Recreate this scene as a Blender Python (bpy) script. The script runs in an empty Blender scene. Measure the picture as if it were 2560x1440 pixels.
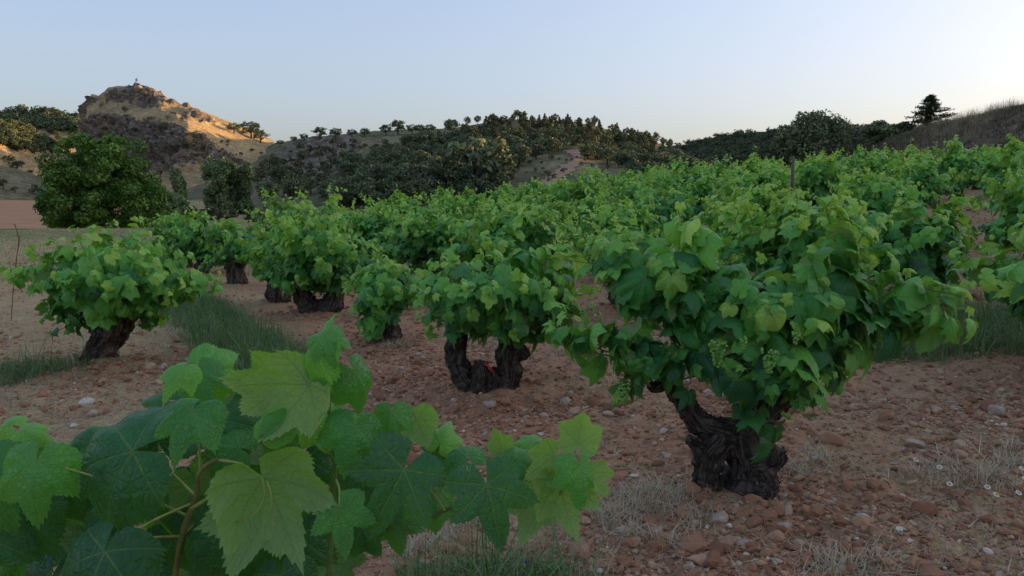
import bpy, math, random
import numpy as np
from mathutils import Vector, Matrix
from mathutils.bvhtree import BVHTree

scene = bpy.context.scene
col = scene.collection
R = math.radians

# ------------------------------------------------------------------ camera
PITCH = R(6.44); FPX = 1950.0; CAM_Z = 1.5
cd = bpy.data.cameras.new('camera'); cam = bpy.data.objects.new('camera', cd); col.objects.link(cam)
cd.sensor_width = 36.0; cd.lens = FPX / 2560 * 36.0
cd.clip_start = 0.05; cd.clip_end = 6000
cam.location = (0, 0, CAM_Z); cam.rotation_euler = (R(90) - PITCH, 0, 0)
scene.camera = cam

# ------------------------------------------------------------------ sky, sun, exposure
SUN_EL, SUN_AZ = R(5.0), R(72)          # azimuth measured from the view direction towards the right
w = bpy.data.worlds.new('World'); scene.world = w; w.use_nodes = True
wn = w.node_tree.nodes; wl = w.node_tree.links; wn.clear()
sky = wn.new('ShaderNodeTexSky'); sky.sky_type = 'NISHITA'; sky.sun_disc = False
sky.sun_elevation = R(9); sky.sun_rotation = SUN_AZ
sky.air_density = 1.0; sky.dust_density = 4.0; sky.ozone_density = 1.0
hs = wn.new('ShaderNodeHueSaturation'); hs.inputs['Saturation'].default_value = 1.15
bg = wn.new('ShaderNodeBackground'); bg.inputs['Strength'].default_value = 0.15
wo = wn.new('ShaderNodeOutputWorld')
wl.new(sky.outputs[0], hs.inputs['Color']); gmn = wn.new('ShaderNodeGamma'); gmn.inputs[1].default_value = .50
gain = wn.new('ShaderNodeMix'); gain.data_type = 'RGBA'; gain.blend_type = 'MULTIPLY'; gain.inputs[0].default_value = 1; gain.clamp_result = False
gain.inputs[7].default_value = (1.84, 1.99, 2.47, 1)
wl.new(hs.outputs[0], gmn.inputs[0]); wl.new(gmn.outputs[0], gain.inputs[6]); wl.new(gain.outputs[2], bg.inputs[0]); wl.new(bg.outputs[0], wo.inputs[0])
sd = bpy.data.lights.new('sun', 'SUN'); sun = bpy.data.objects.new('sun', sd); col.objects.link(sun)
sd.energy = 5.0; sd.color = (1.0, 0.60, 0.27); sd.angle = R(0.5)
sdir = Vector((math.sin(SUN_AZ) * math.cos(SUN_EL), math.cos(SUN_AZ) * math.cos(SUN_EL), math.sin(SUN_EL)))
sun.rotation_euler = sdir.to_track_quat('Z', 'Y').to_euler()
scene.view_settings.view_transform = 'Standard'; scene.view_settings.look = 'None'
scene.view_settings.gamma = 1.0; scene.view_settings.exposure = 0.62
scene.cycles.max_bounces = 8; scene.cycles.diffuse_bounces = 5; scene.cycles.transmission_bounces = 3
scene.cycles.glossy_bounces = 2; scene.cycles.transparent_max_bounces = 4
scene.cycles.use_denoising = True

# ------------------------------------------------------------------ pixel -> place
cp, sp = math.cos(PITCH), math.sin(PITCH)
def ray(px, py):
    u = (px - 1280.0) / FPX; v = (720.0 - py) / FPX
    return np.array([u, cp + v * sp, -sp + v * cp])
def P(px, py, Y):
    d = ray(px, py); t = Y / d[1]
    return np.array([d[0] * t, Y, CAM_Z + d[2] * t])

# ------------------------------------------------------------------ noise
_rs = np.random.RandomState(7)
_perm = np.concatenate([_rs.permutation(256)] * 3)
_grad = _rs.normal(size=(256, 3)); _grad /= np.linalg.norm(_grad, axis=1)[:, None]
def pn(x, y, z=0.0):
    x = np.asarray(x, float); y = np.asarray(y, float); z = np.asarray(z, float) + 0 * x
    xi, yi, zi = np.floor(x).astype(int), np.floor(y).astype(int), np.floor(z).astype(int)
    xf, yf, zf = x - xi, y - yi, z - zi
    u, v, w_ = [t * t * t * (t * (t * 6 - 15) + 10) for t in (xf, yf, zf)]
    def g(i, j, k):
        h = _perm[_perm[_perm[(xi + i) & 255] + ((yi + j) & 255)] + ((zi + k) & 255)]
        gr = _grad[h]
        return gr[..., 0] * (xf - i) + gr[..., 1] * (yf - j) + gr[..., 2] * (zf - k)
    def L(a, b, t): return a + (b - a) * t
    return 1.6 * L(L(L(g(0, 0, 0), g(1, 0, 0), u), L(g(0, 1, 0), g(1, 1, 0), u), v),
                   L(L(g(0, 0, 1), g(1, 0, 1), u), L(g(0, 1, 1), g(1, 1, 1), u), v), w_)
def fbm(x, y, z=0.0, o=4, gain=0.5, ridged=False):
    s = 0; a = 1.0; f = 1.0
    for i in range(o):
        n = pn(np.asarray(x) * f + 13.7 * i, np.asarray(y) * f + 5.1 * i, np.asarray(z) * f + 9.3 * i)
        s = s + a * ((1 - 2 * np.abs(n)) if ridged else n)
        a *= gain; f *= 2.03
    return s
def sst(a, b, x):
    t = np.clip((np.asarray(x, float) - a) / (b - a), 0, 1); return t * t * (3 - 2 * t)

# ------------------------------------------------------------------ mesh helpers
def mk_mesh(name, V, F, uv=None, vattr=None, mat=None, smooth=True, fmat=None):
    """V (n,3); F array (m,k) or list of such arrays; uv (total_loops,2); vattr {name: per-vertex float}"""
    Fs = F if isinstance(F, list) else [F]
    me = bpy.data.meshes.new(name)
    V = np.asarray(V, np.float32)
    me.vertices.add(len(V)); me.vertices.foreach_set('co', V.ravel())
    idx = np.concatenate([np.asarray(f).ravel() for f in Fs]).astype(np.int32)
    tot = np.concatenate([np.full(len(f), np.asarray(f).shape[1]) for f in Fs]).astype(np.int32)
    st = np.concatenate([[0], np.cumsum(tot)[:-1]]).astype(np.int32)
    me.loops.add(len(idx)); me.loops.foreach_set('vertex_index', idx)
    me.polygons.add(len(tot)); me.polygons.foreach_set('loop_start', st); me.polygons.foreach_set('loop_total', tot)
    me.polygons.foreach_set('use_smooth', np.full(len(tot), bool(smooth)))
    if uv is not None:
        l = me.uv_layers.new(name='UVMap'); l.data.foreach_set('uv', np.asarray(uv, np.float32).ravel())
    for k, a in (vattr or {}).items():
        at = me.attributes.new(k, 'FLOAT', 'POINT'); at.data.foreach_set('value', np.asarray(a, np.float32))
    if mat is not None:
        for m in (mat if isinstance(mat, list) else [mat]): me.materials.append(m)
    if fmat is not None: me.polygons.foreach_set('material_index', np.asarray(fmat, np.int32))
    me.update(calc_edges=True)
    return me
def mk_obj(name, me, parent=None, M=None, color=None):
    o = bpy.data.objects.new(name, me); col.objects.link(o)
    if parent is not None: o.parent = parent
    if M is not None: o.matrix_local = M
    if color is not None: o.color = color
    return o
def tag(o, label=None, cat=None, group=None, kind=None):
    if label: o['label'] = label
    if cat: o['category'] = cat
    if group: o['group'] = group
    if kind: o['kind'] = kind
    return o
def empty(name, loc, label, cat, group=None):
    o = bpy.data.objects.new(name, None); col.objects.link(o); o.location = loc; o.empty_display_size = .1
    return tag(o, label, cat, group)
def merge(protos, pick, T, tint=None, extra=None):
    """protos: list of dict(V,F[,uv]); pick: proto index per copy; T (n,3,4). -> V,F,uv,tintattr"""
    Vs, Fs, Us, Ts = [], [], [], []; off = 0
    pick = np.asarray(pick); T = np.asarray(T)
    for p in range(len(protos)):
        ids = np.where(pick == p)[0]
        if not len(ids): continue
        pv, pf = protos[p]['V'], protos[p]['F']
        v = np.einsum('nij,vj->nvi', T[ids, :, :3], pv) + T[ids, None, :, 3]
        f = pf[None] + (off + np.arange(len(ids)) * len(pv))[:, None, None]
        Vs.append(v.reshape(-1, 3)); Fs.append(f.reshape(-1, pf.shape[1]))
        if 'uv' in protos[p]: Us.append(np.tile(protos[p]['uv'], (len(ids), 1)))
        if tint is not None: Ts.append(np.repeat(np.asarray(tint)[ids], len(pv)))
        off += len(ids) * len(pv)
    return (np.concatenate(Vs), np.concatenate(Fs), np.concatenate(Us) if Us else None,
            np.concatenate(Ts) if Ts else None)
def frames(pos, x, y, z, s):
    """column basis x,y,z (n,3) scaled by s -> (n,3,4)"""
    s = np.asarray(s)
    if s.ndim == 1: s = s[:, None]
    return np.concatenate([(x * s[:, :1])[:, :, None], (y * s[:, -2:-1] if s.shape[1] > 1 else y * s)[:, :, None],
                           (z * s[:, -1:])[:, :, None], pos[:, :, None]], axis=2)
def rand_rot(rng, n):
    q = rng.normal(size=(n, 4)); q /= np.linalg.norm(q, axis=1)[:, None]
    a, b, c, d = q.T
    return np.stack([np.stack([1 - 2 * (c * c + d * d), 2 * (b * c - a * d), 2 * (b * d + a * c)], -1),
                     np.stack([2 * (b * c + a * d), 1 - 2 * (b * b + d * d), 2 * (c * d - a * b)], -1),
                     np.stack([2 * (b * d - a * c), 2 * (c * d + a * b), 1 - 2 * (b * b + c * c)], -1)], 1)
def nrm(a):
    a = np.asarray(a, float); return a / (np.linalg.norm(a, axis=-1, keepdims=True) + 1e-9)

# ------------------------------------------------------------------ materials
class NT:
    def __init__(s, name):
        s.m = bpy.data.materials.new(name); s.m.use_nodes = True
        s.t = s.m.node_tree; s.t.nodes.clear()
        s.out = s.n('ShaderNodeOutputMaterial')
    def n(s, t, **k):
        nd = s.t.nodes.new(t)
        for a, b in k.items(): setattr(nd, a, b)
        return nd
    def l(s, a, b): s.t.links.new(a, b)
    def put(s, v, sock):
        if isinstance(v, (int, float)): sock.default_value = v
        elif isinstance(v, (tuple, list)): sock.default_value = tuple(v) + ((1.0,) if len(v) == 3 and len(sock.default_value) == 4 else ())
        else: s.l(v, sock)
    def math(s, op, a, b=0.0, c=0.0, clamp=False):
        nd = s.n('ShaderNodeMath', operation=op, use_clamp=clamp)
        for i, v in enumerate((a, b, c)):
            if i < len(nd.inputs): s.put(v, nd.inputs[i])
        return nd.outputs[0]
    def mix(s, f, a, b):
        nd = s.n('ShaderNodeMix', data_type='RGBA'); s.put(f, nd.inputs[0]); s.put(a, nd.inputs[6]); s.put(b, nd.inputs[7])
        return nd.outputs[2]
    def ramp(s, f, stops, interp='LINEAR'):
        nd = s.n('ShaderNodeValToRGB'); cr = nd.color_ramp; cr.interpolation = interp
        while len(cr.elements) < len(stops): cr.elements.new(0.5)
        for e, (p, c) in zip(cr.elements, stops):
            e.position = p; e.color = (c, c, c, 1) if isinstance(c, (int, float)) else tuple(c) + (1,)
        s.l(f, nd.inputs[0]); return nd.outputs[0]
    def noise(s, scale, detail=3, rough=.55, vec=None, dist=0.0):
        nd = s.n('ShaderNodeTexNoise'); nd.inputs['Scale'].default_value = scale
        nd.inputs['Detail'].default_value = detail; nd.inputs['Roughness'].default_value = rough; nd.inputs['Distortion'].default_value = dist
        if vec is not None: s.l(vec, nd.inputs['Vector'])
        return nd.outputs[0]
    def voro(s, scale, vec=None, feature='F1', out='Distance'):
        nd = s.n('ShaderNodeTexVoronoi', feature=feature); nd.inputs['Scale'].default_value = scale
        if vec is not None: s.l(vec, nd.inputs['Vector'])
        return nd.outputs[out]
    def attr(s, name): return s.n('ShaderNodeAttribute', attribute_name=name).outputs['Fac']
    def objpos(s): return s.n('ShaderNodeTexCoord').outputs['Object']
    def worldpos(s): return s.n('ShaderNodeNewGeometry').outputs['Position']
    def bump(s, h, strength=.5, dist=.02):
        nd = s.n('ShaderNodeBump'); nd.inputs['Strength'].default_value = strength; nd.inputs['Distance'].default_value = dist
        s.l(h, nd.inputs['Height']); return nd.outputs[0]
    def principled(s, color, rough=.9, spec=.2, normal=None, final=True):
        p = s.n('ShaderNodeBsdfPrincipled'); s.put(color, p.inputs['Base Color']); s.put(rough, p.inputs['Roughness'])
        p.inputs['Specular IOR Level'].default_value = spec
        if normal is not None: s.l(normal, p.inputs['Normal'])
        if final: s.l(p.outputs[0], s.out.inputs[0])
        return p.outputs[0]
    def scale(s, vec, v):
        nd = s.n('ShaderNodeMapping'); nd.inputs['Scale'].default_value = v; s.l(vec, nd.inputs[0]); return nd.outputs[0]

def m_leaf():
    t = NT('vine_leaf')
    uv = t.n('ShaderNodeUVMap', uv_map='UVMap').outputs[0]
    sx = t.n('ShaderNodeSeparateXYZ'); t.l(uv, sx.inputs[0]); a, b = sx.outputs[0], sx.outputs[1]
    oi = t.n('ShaderNodeObjectInfo')
    oc = t.n('ShaderNodeSeparateColor'); t.l(oi.outputs['Color'], oc.inputs[0])
    tint = t.math('ADD', t.attr('tint'), oc.outputs[0])
    # main veins: b measures the distance from the nearest main vein, a runs along it
    w0 = t.math('MULTIPLY_ADD', a, -.016, .022)
    main = t.math('SUBTRACT', 1.0, t.math('DIVIDE', b, w0), clamp=True)
    main = t.math('SQRT', main)
    ph = t.math('MULTIPLY', t.math('MULTIPLY_ADD', b, -.85, a), 6.5)
    fr = t.math('ABSOLUTE', t.math('SUBTRACT', t.math('FRACT', ph), .5))
    sec = t.math('MULTIPLY', t.math('SUBTRACT', 1.0, t.math('MULTIPLY', fr, 15.0), clamp=True), .6)
    vein = t.math('MAXIMUM', main, sec)
    cell = t.voro(9.0, vec=uv, feature='DISTANCE_TO_EDGE')
    cellw = t.math('MULTIPLY', cell, 5.0, clamp=True)
    pos = t.worldpos()
    nz = t.noise(35.0, 3, vec=pos)
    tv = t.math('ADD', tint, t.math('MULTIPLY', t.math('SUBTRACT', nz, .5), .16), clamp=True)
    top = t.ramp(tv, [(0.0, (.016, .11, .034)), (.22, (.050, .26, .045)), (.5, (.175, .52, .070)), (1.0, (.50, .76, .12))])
    # edges and hearts of a blade differ a little; faint grey bloom
    bloom = t.math('MULTIPLY', t.ramp(t.noise(14.0, 4, vec=pos), [(.45, 0.0), (.75, 1.0)]), .35)
    top = t.mix(bloom, top, (.10, .20, .11))
    spot = t.ramp(t.noise(60.0, 2, vec=pos), [(.77, 0.0), (.79, 1.0)])
    top = t.mix(t.math('MULTIPLY', spot, .8), top, (.22, .13, .05))
    top = t.mix(t.math('MULTIPLY', vein, .50), top, (.25, .38, .11))
    under = t.ramp(tv, [(0.0, (.17, .30, .11)), (1.0, (.42, .58, .17))])
    under = t.mix(t.math('MULTIPLY', vein, .6), under, (.26, .36, .15))
    geo = t.n('ShaderNodeNewGeometry')
    c = t.mix(geo.outputs['Backfacing'], top, under)
    h = t.math('ADD', t.math('MULTIPLY', vein, -.7), t.math('MULTIPLY', cellw, .5))
    bmp = t.bump(h, .5, .005)
    pr = t.principled(c, t.math('MULTIPLY_ADD', geo.outputs['Backfacing'], .38, .36), .5, bmp, final=False)
    tr = t.n('ShaderNodeBsdfTranslucent')
    tc = t.ramp(tv, [(0.0, (.10, .28, .015)), (.5, (.24, .54, .03)), (1.0, (.54, .76, .07))])
    t.l(t.mix(t.math('MULTIPLY', vein, .5), tc, (.12, .2, .04)), tr.inputs[0]); t.l(bmp, tr.inputs['Normal'])
    ms = t.n('ShaderNodeMixShader'); ms.inputs[0].default_value = .38
    t.l(pr, ms.inputs[1]); t.l(tr.outputs[0], ms.inputs[2]); t.l(ms.outputs[0], t.out.inputs[0])
    return t.m
def m_foliage(name, stops, trans=(.06, .13, .02), f=.25, rough=.6):
    t = NT(name)
    oi = t.n('ShaderNodeObjectInfo')
    v = t.math('ADD', t.attr('tint'), t.math('MULTIPLY', t.math('SUBTRACT', oi.outputs['Random'], .5), .5), clamp=True)
    c = t.ramp(v, stops)
    pr = t.principled(c, rough, .25, final=False)
    tr = t.n('ShaderNodeBsdfTranslucent'); tr.inputs[0].default_value = trans + (1,)
    ms = t.n('ShaderNodeMixShader'); ms.inputs[0].default_value = f
    t.l(pr, ms.inputs[1]); t.l(tr.outputs[0], ms.inputs[2]); t.l(ms.outputs[0], t.out.inputs[0])
    return t.m
def m_simple(name, c, rough=.8, spec=.2, ns=0, amt=.3, bump=0, bd=.01):
    t = NT(name)
    cc = tuple(c)
    nrmo = None
    if ns:
        n = t.noise(ns, 5, vec=t.worldpos())
        cc = t.mix(t.ramp(n, [(.3, 0.0), (.7, 1.0)]), tuple(x * (1 - amt) for x in c), tuple(x * (1 + amt) for x in c))
        if bump: nrmo = t.bump(n, bump, bd)
    t.principled(cc, rough, spec, nrmo); return t.m
def m_bark():
    t = NT('vine_bark'); p = t.worldpos()
    uv = t.n('ShaderNodeUVMap', uv_map='UVMap').outputs[0]
    st = t.noise(1.0, 6, .65, vec=t.scale(uv, (26, 5, 1)), dist=1.2)
    n2 = t.noise(45, 4, vec=p)
    c = t.ramp(st, [(.34, (.012, .009, .008)), (.48, (.060, .046, .038)), (.60, (.15, .115, .092)), (.76, (.33, .26, .21))])
    c = t.mix(t.ramp(n2, [(.6, 0.0), (.8, .35)]), c, (.10, .085, .07))
    t.principled(c, .95, .12, t.bump(t.math('ADD', st, t.math('MULTIPLY', n2, .4)), 1.0, .02)); return t.m
def m_soil():
    t = NT('red_soil'); p = t.worldpos()
    n1 = t.noise(.55, 5, vec=p); n2 = t.noise(9, 6, .6, vec=p); n3 = t.noise(60, 4, .6, vec=p); v = t.voro(38, vec=p)
    c = t.ramp(n2, [(.3, (.20, .086, .046)), (.5, (.40, .195, .105)), (.7, (.56, .32, .19))])
    c = t.mix(t.ramp(n1, [(.35, 0.0), (.7, .55)]), c, (.48, .30, .175))
    c = t.mix(t.ramp(v, [(.12, .45), (.4, 0.0)]), c, (.50, .33, .20))
    straw = t.attr('straw'); green = t.attr('green')
    sn = t.noise(1.0, 5, .7, vec=t.scale(p, (60, 14, 20)), dist=1.5)
    cs = t.ramp(sn, [(.3, (.28, .19, .095)), (.5, (.46, .345, .175)), (.7, (.66, .52, .29))])
    ms = t.math('MULTIPLY', straw, t.ramp(t.noise(3.2, 5, .65, vec=p), [(.35, .35), (.6, 1.0)]))
    c = t.mix(ms, c, cs)
    gn = t.ramp(t.noise(22, 5, .7, vec=p), [(.3, (.06, .075, .025)), (.7, (.20, .21, .08))])
    mg = t.math('MULTIPLY', green, t.ramp(t.noise(2.0, 5, .65, vec=p), [(.38, .15), (.58, 1.0)]))
    c = t.mix(mg, c, gn)
    bk = t.ramp(t.noise(1.1, 6, .7, vec=p), [(.35, (.10, .075, .05)), (.55, (.19, .14, .09)), (.7, (.30, .23, .145))])
    c = t.mix(t.attr('bank'), c, bk)
    h = t.math('ADD', t.math('MULTIPLY', n2, 1.0), t.math('ADD', t.math('MULTIPLY', n3, .45), t.math('MULTIPLY', v, -.35)))
    t.principled(c, .97, .08, t.bump(h, .9, .035)); return t.m
def m_stone():
    t = NT('field_stone'); p = t.worldpos()
    oc = t.n('ShaderNodeSeparateColor'); t.l(t.n('ShaderNodeObjectInfo').outputs['Color'], oc.inputs[0])
    v = t.math('ADD', t.attr('tint'), oc.outputs[0])
    c = t.ramp(v, [(0, (.24, .105, .055)), (.3, (.42, .205, .112)), (.55, (.50, .285, .165)), (.75, (.52, .38, .26)), (.88, (.46, .39, .32)), (.97, (.72, .66, .56))])
    n = t.noise(55, 5, .6, vec=p)
    c = t.mix(t.ramp(n, [(.3, .45), (.7, 0.0)]), c, (.20, .10, .06))
    t.principled(c, .85, .22, t.bump(n, .5, .006)); return t.m
def m_hill(name, grass, dark, rock1, rock2, scale=1.0):
    t = NT(name); p = t.worldpos()
    g = t.ramp(t.noise(.055 * scale, 7, .65, vec=t.scale(p, (1, 1, 3))), [(.35, dark), (.6, grass)])
    g2 = t.ramp(t.noise(.6 * scale, 6, .7, vec=t.scale(p, (.6, 1, 3.5)), dist=.6), [(.36, .45), (.6, 1.25)])
    mm = t.n('ShaderNodeMix', data_type='RGBA', blend_type='MULTIPLY'); mm.inputs[0].default_value = .8
    t.l(g, mm.inputs[6]); t.l(g2, mm.inputs[7]); g = mm.outputs[2]
    r = t.ramp(t.noise(.28 * scale, 8, .72, vec=t.scale(p, (1, 1, 2.2)), dist=1.0), [(.36, rock1), (.52, rock2), (.64, tuple(x * 1.9 for x in rock2))])
    rf = t.math('ADD', t.attr('rock'), t.math('MULTIPLY', t.math('SUBTRACT', t.noise(.35 * scale, 6, .7, vec=p), .5), 1.3))
    c = t.mix(t.ramp(rf, [(.44, 0.0), (.56, 1.0)]), g, r)
    hb = t.math('ADD', t.noise(.9 * scale, 6, .7, vec=p), t.math('MULTIPLY', t.noise(3.5 * scale, 4, .7, vec=p), .35))
    t.principled(c, .97, .05, t.bump(hb, .9, 1.3 / scale)); return t.m

M = {
 'leaf': m_leaf(), 'bark': m_bark(), 'soil': m_soil(), 'stone': m_stone(),
 'cane': m_simple('green_cane', (.11, .17, .045), .6, .3, 40, .35),
 'petiole': m_simple('petiole', (.26, .33, .07), .5, .3, 60, .2),
 'brown_cane': m_simple('brown_cane', (.17, .17, .06), .7, .2, 40, .4),
 'grape': m_simple('green_grape', (.14, .30, .05), .35, .5),
 'straw': m_foliage('dry_straw', [(0, (.18, .125, .075)), (.5, (.38, .29, .18)), (1, (.62, .52, .36))], (.3, .22, .12), .2, .8),
 'weed': m_foliage('green_weed', [(0, (.06, .13, .045)), (.5, (.15, .27, .09)), (1, (.34, .42, .16))], (.08, .16, .03), .3),
 'tree_bark': m_simple('tree_bark', (.075, .06, .05), .95, .1, 6, .4),
 'oak': m_foliage('oak_leaves', [(0, (.05, .068, .034)), (.5, (.125, .160, .080)), (1, (.26, .29, .13))], (.05, .07, .02), .15),
 'pine': m_foliage('pine_needles', [(0, (.035, .046, .024)), (.5, (.085, .10, .045)), (1, (.21, .20, .07))], (.03, .05, .01), .12),
 'walnut': m_foliage('broad_leaves', [(0, (.04, .10, .018)), (.5, (.12, .24, .042)), (1, (.27, .40, .07))], (.08, .16, .02), .25),
 'poplar': m_foliage('poplar_leaves', [(0, (.06, .10, .045)), (.5, (.14, .20, .085)), (1, (.26, .34, .14))], (.06, .12, .03), .22),
 'shrub': m_foliage('shrub_leaves', [(0, (.05, .055, .025)), (.5, (.11, .11, .05)), (1, (.22, .19, .085))], (.06, .07, .02), .15),
 'heather': m_foliage('dry_scrub', [(0, (.07, .055, .038)), (.5, (.15, .125, .080)), (1, (.30, .26, .16))], (.06, .05, .03), .12),
 'field': m_simple('ploughed_earth', (.44, .235, .13), .97, .05, .5, .12, .5, .1),
 'meadow': m_simple('meadow', (.20, .20, .115), .97, .05, .25, .3, .5, .2),
 'road': m_simple('dirt_track', (.36, .225, .15), .97, .05, .4, .15, .4, .1),
 'hill_dry': m_hill('dry_hillside', (.62, .43, .215), (.35, .27, .15), (.050, .040, .030), (.23, .175, .13)),
 'hill_wood': m_hill('wooded_hillside', (.28, .25, .14), (.15, .14, .08), (.075, .062, .048), (.23, .19, .14)),
 'hill_green': m_hill('green_hillside', (.12, .12, .06), (.06, .065, .032), (.05, .04, .035), (.09, .075, .06)),
 'bank': m_hill('scrub_bank', (.22, .15, .095), (.12, .08, .055), (.12, .07, .05), (.25, .15, .11), 5.0),
 'red_tape': m_simple('red_tape', (.45, .02, .03), .4, .5),
 'wood': m_simple('grey_wood', (.13, .105, .08), .9, .1, 30, .4, .5),
 'cut': m_simple('cut_wood', (.33, .29, .24), .85, .2, 90, .35, .5, .004),
 'metal': m_simple('pole_metal', (.25, .25, .25), .5, .5),
 'flag_red': m_simple('flag_red', (.25, .02, .04), .8, .1), 'flag_white': m_simple('flag_white', (.7, .7, .7), .8, .1),
 'petal': m_simple('white_petal', (.75, .75, .72), .7, .2), 'yellow': m_simple('flower_yellow', (.70, .42, .02), .7, .2),
 'violet': m_simple('violet_petal', (.10, .04, .40), .7, .2), 'white_plastic': m_simple('pale_tag', (.7, .72, .75), .5, .4),
}
# ================================================================== LAND
def G0(x, y):
    x = np.asarray(x, float); y = np.asarray(y, float)
    u = .95 * x + .35 * y
    r = .235 * np.logaddexp(0, (u - 5) / 2)
    r = 2.6 * np.tanh(r / 2.6)
    far = sst(42, 95, y) * (1 - sst(22, 42, x))
    r = r * (1 - far)
    bank = 5.0 * sst(23, 33, x + .04 * (y - 50)) * (1 - .35 * sst(60, 95, y))
    ridge = 19 * sst(40, 118, x) * (1 - sst(118, 205, y)) * sst(-260, -120, y)
    left = -1.2 * sst(40, 62, y) * (1 - sst(10, 30, x)) + (2.6 * sst(60, 165, y)) * (1 - sst(-50, -25, x)) \
           + .5 * sst(62, 120, y) * sst(-40, -20, x) * (1 - sst(20, 50, x))
    return r + bank + ridge + left
VINES_AT = []          # (x, y, mound radius, mound height)
def G(x, y):
    g = G0(x, y)
    for (a, b, rr, hh) in VINES_AT:
        g = g + hh * np.exp(-((x - a) ** 2 + (y - b) ** 2) / rr ** 2)
    return g
def Gnear(x, y):
    f = 1 - sst(9, 22, np.abs(y) + np.abs(x) * .4)
    k = 1 - sst(25, 60, y)
    return G(x, y) + f * (.036 * fbm(x * 1.6, y * 1.6, 0, 3) + .026 * fbm(x * 6, y * 6, 3.3, 3) + .010 * fbm(x * 20, y * 20, 1.3, 2)) \
        + k * .05 * fbm(x * .5, y * .5, 8.1, 3) + (1 - k) * .25 * fbm(x * .06, y * .06, 2.2, 3)
def hit(px, py, g=G, y0=1.0, y1=400):
    """where the line of sight through a photo point meets the ground"""
    d = ray(px, py); ys = np.geomspace(y0, y1, 900); t = ys / d[1]
    x = d[0] * t; z = CAM_Z + d[2] * t; below = z < g(x, ys)
    i = int(np.argmax(below)) if below.any() else len(ys) - 1
    return np.array([x[i], ys[i], float(g(x[i], ys[i]))])

# where the old vines of the front rows stand (photo foot points)
FOOT = {'V4': (1850, 1235), 'V3': (1222, 985), 'VL': (252, 918), 'VS': (965, 862), 'VT': (800, 795), 'VM': (697, 762),
        'VN': (592, 716), 'VR': (1600, 792)}
FP = {k: hit(*v, g=G0) for k, v in FOOT.items()}
for k, v in FP.items(): VINES_AT.append((v[0], v[1], .42, .07))
VINES_AT.append((2.2, 3.4, .7, .06)); VINES_AT.append((1.6, 9.2, .8, .12))

def straw_mask(x, y):
    n = fbm(x * .7, y * .7, 4.4, 4)
    left = sst(-.6, -2.6, x + .35 * (y - 5)) * sst(3.5, 5, y)
    s = np.clip(.75 * left + .35 * sst(.0, .5, n), 0, 1)
    right = sst(.9, 2.2, x) * (1 - sst(3.6, 4.8, y + n * .6)) * .7
    far = sst(10, 18, y) * .5 + sst(17, 25, y) * (1 - sst(-12, -5, x)) * .5
    return np.clip(np.maximum(np.maximum(s, right * sst(-.2, .4, n)), far), 0, 1)
def green_mask(x, y):
    n = fbm(x * .9, y * .9, 7.7, 4)
    a = np.exp(-(((x + 2.2 + .575 * (y - 6.8)) / .52) ** 2)) * sst(5.2, 6.2, y) * (1 - sst(11, 13, y))
    b = sst(2.3, 3.2, x) * sst(5.9, 6.6, y) * (1 - sst(7.4, 8.6, y))
    c = np.exp(-(((x + .05) / .42) ** 2 + ((y - 2.75) / .3) ** 2))
    far = sst(24, 34, y) * .75 * (1 - sst(10, 25, x))
    d = np.exp(-(((x + 4.1) / .6) ** 2 + ((y - 6.6) / .5) ** 2)) * .8
    return np.clip(np.maximum.reduce([a * 1.1, b, c, far, d]) * (1 + .5 * n), 0, 1)

def axis_pts(a, b, h, g, lo, hi):
    mid = list(np.arange(a, b, h)); s = h; v = b
    up = []
    while v < hi: up.append(v); s *= g; v += s
    up.append(hi); dn = []; s = h; v = a
    while v > lo: s *= g; v -= s; dn.append(max(v, lo))
    return np.array(sorted(set(dn + mid + up)))
xs = axis_pts(-3.4, 3.6, .034, 1.03, -900, 1100); ys = axis_pts(1.8, 6.5, .034, 1.022, -260, 1500)
X, Y = np.meshgrid(xs, ys); Z = Gnear(X, Y)
Z = Z - 8 * sst(110, 200, Y) * 1.0 * (1 - sst(-60, -30, X) * 0) * sst(150, 230, Y) - 3 * sst(300, 900, np.abs(X))
nx, ny = len(xs), len(ys)
ii = (np.arange(ny - 1)[:, None] * nx + np.arange(nx - 1)[None]).ravel()
F = np.stack([ii, ii + 1, ii + 1 + nx, ii + nx], 1)
gm = mk_mesh('ground', np.stack([X, Y, Z], -1).reshape(-1, 3), F, mat=M['soil'],
             vattr={'straw': straw_mask(X, Y).ravel() , 'green': green_mask(X, Y).ravel(), 'bank': (sst(22, 27, X) * sst(-400, -200, Y)).ravel()})
tag(mk_obj('ground', gm), 'reddish stony vineyard soil with loose stones and dry straw', kind='structure')

# far parts of the ground with their own cover
def sheet(name, poly_fn, x0, x1, y0, y1, nxx, nyy, mat, off, label, zf=None):
    gx, gy = np.meshgrid(np.linspace(0, 1, nxx), np.linspace(0, 1, nyy))
    Yy = y0 + (y1 - y0) * gy ** 1.4
    a, b = poly_fn(Yy); Xx = a + (b - a) * gx
    Zz = Gnear(Xx, Yy) + off
    i2 = (np.arange(nyy - 1)[:, None] * nxx + np.arange(nxx - 1)[None]).ravel()
    me = mk_mesh(name, np.stack([Xx, Yy, Zz], -1).reshape(-1, 3), np.stack([i2, i2 + 1, i2 + 1 + nxx, i2 + nxx], 1), mat=mat,
                 vattr={'straw': np.zeros(Xx.size), 'green': np.zeros(Xx.size)})
    return tag(mk_obj(name, me), label, kind='structure')
sheet('ploughed_field', lambda y: (-.95 * y - 20, -.50 * y + 0 * y - 3 * np.sin(y * .03)), 0, 0, 47, 158, 60, 80, M['field'], .10,
      'bare reddish ploughed field beyond the vineyard')

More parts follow.
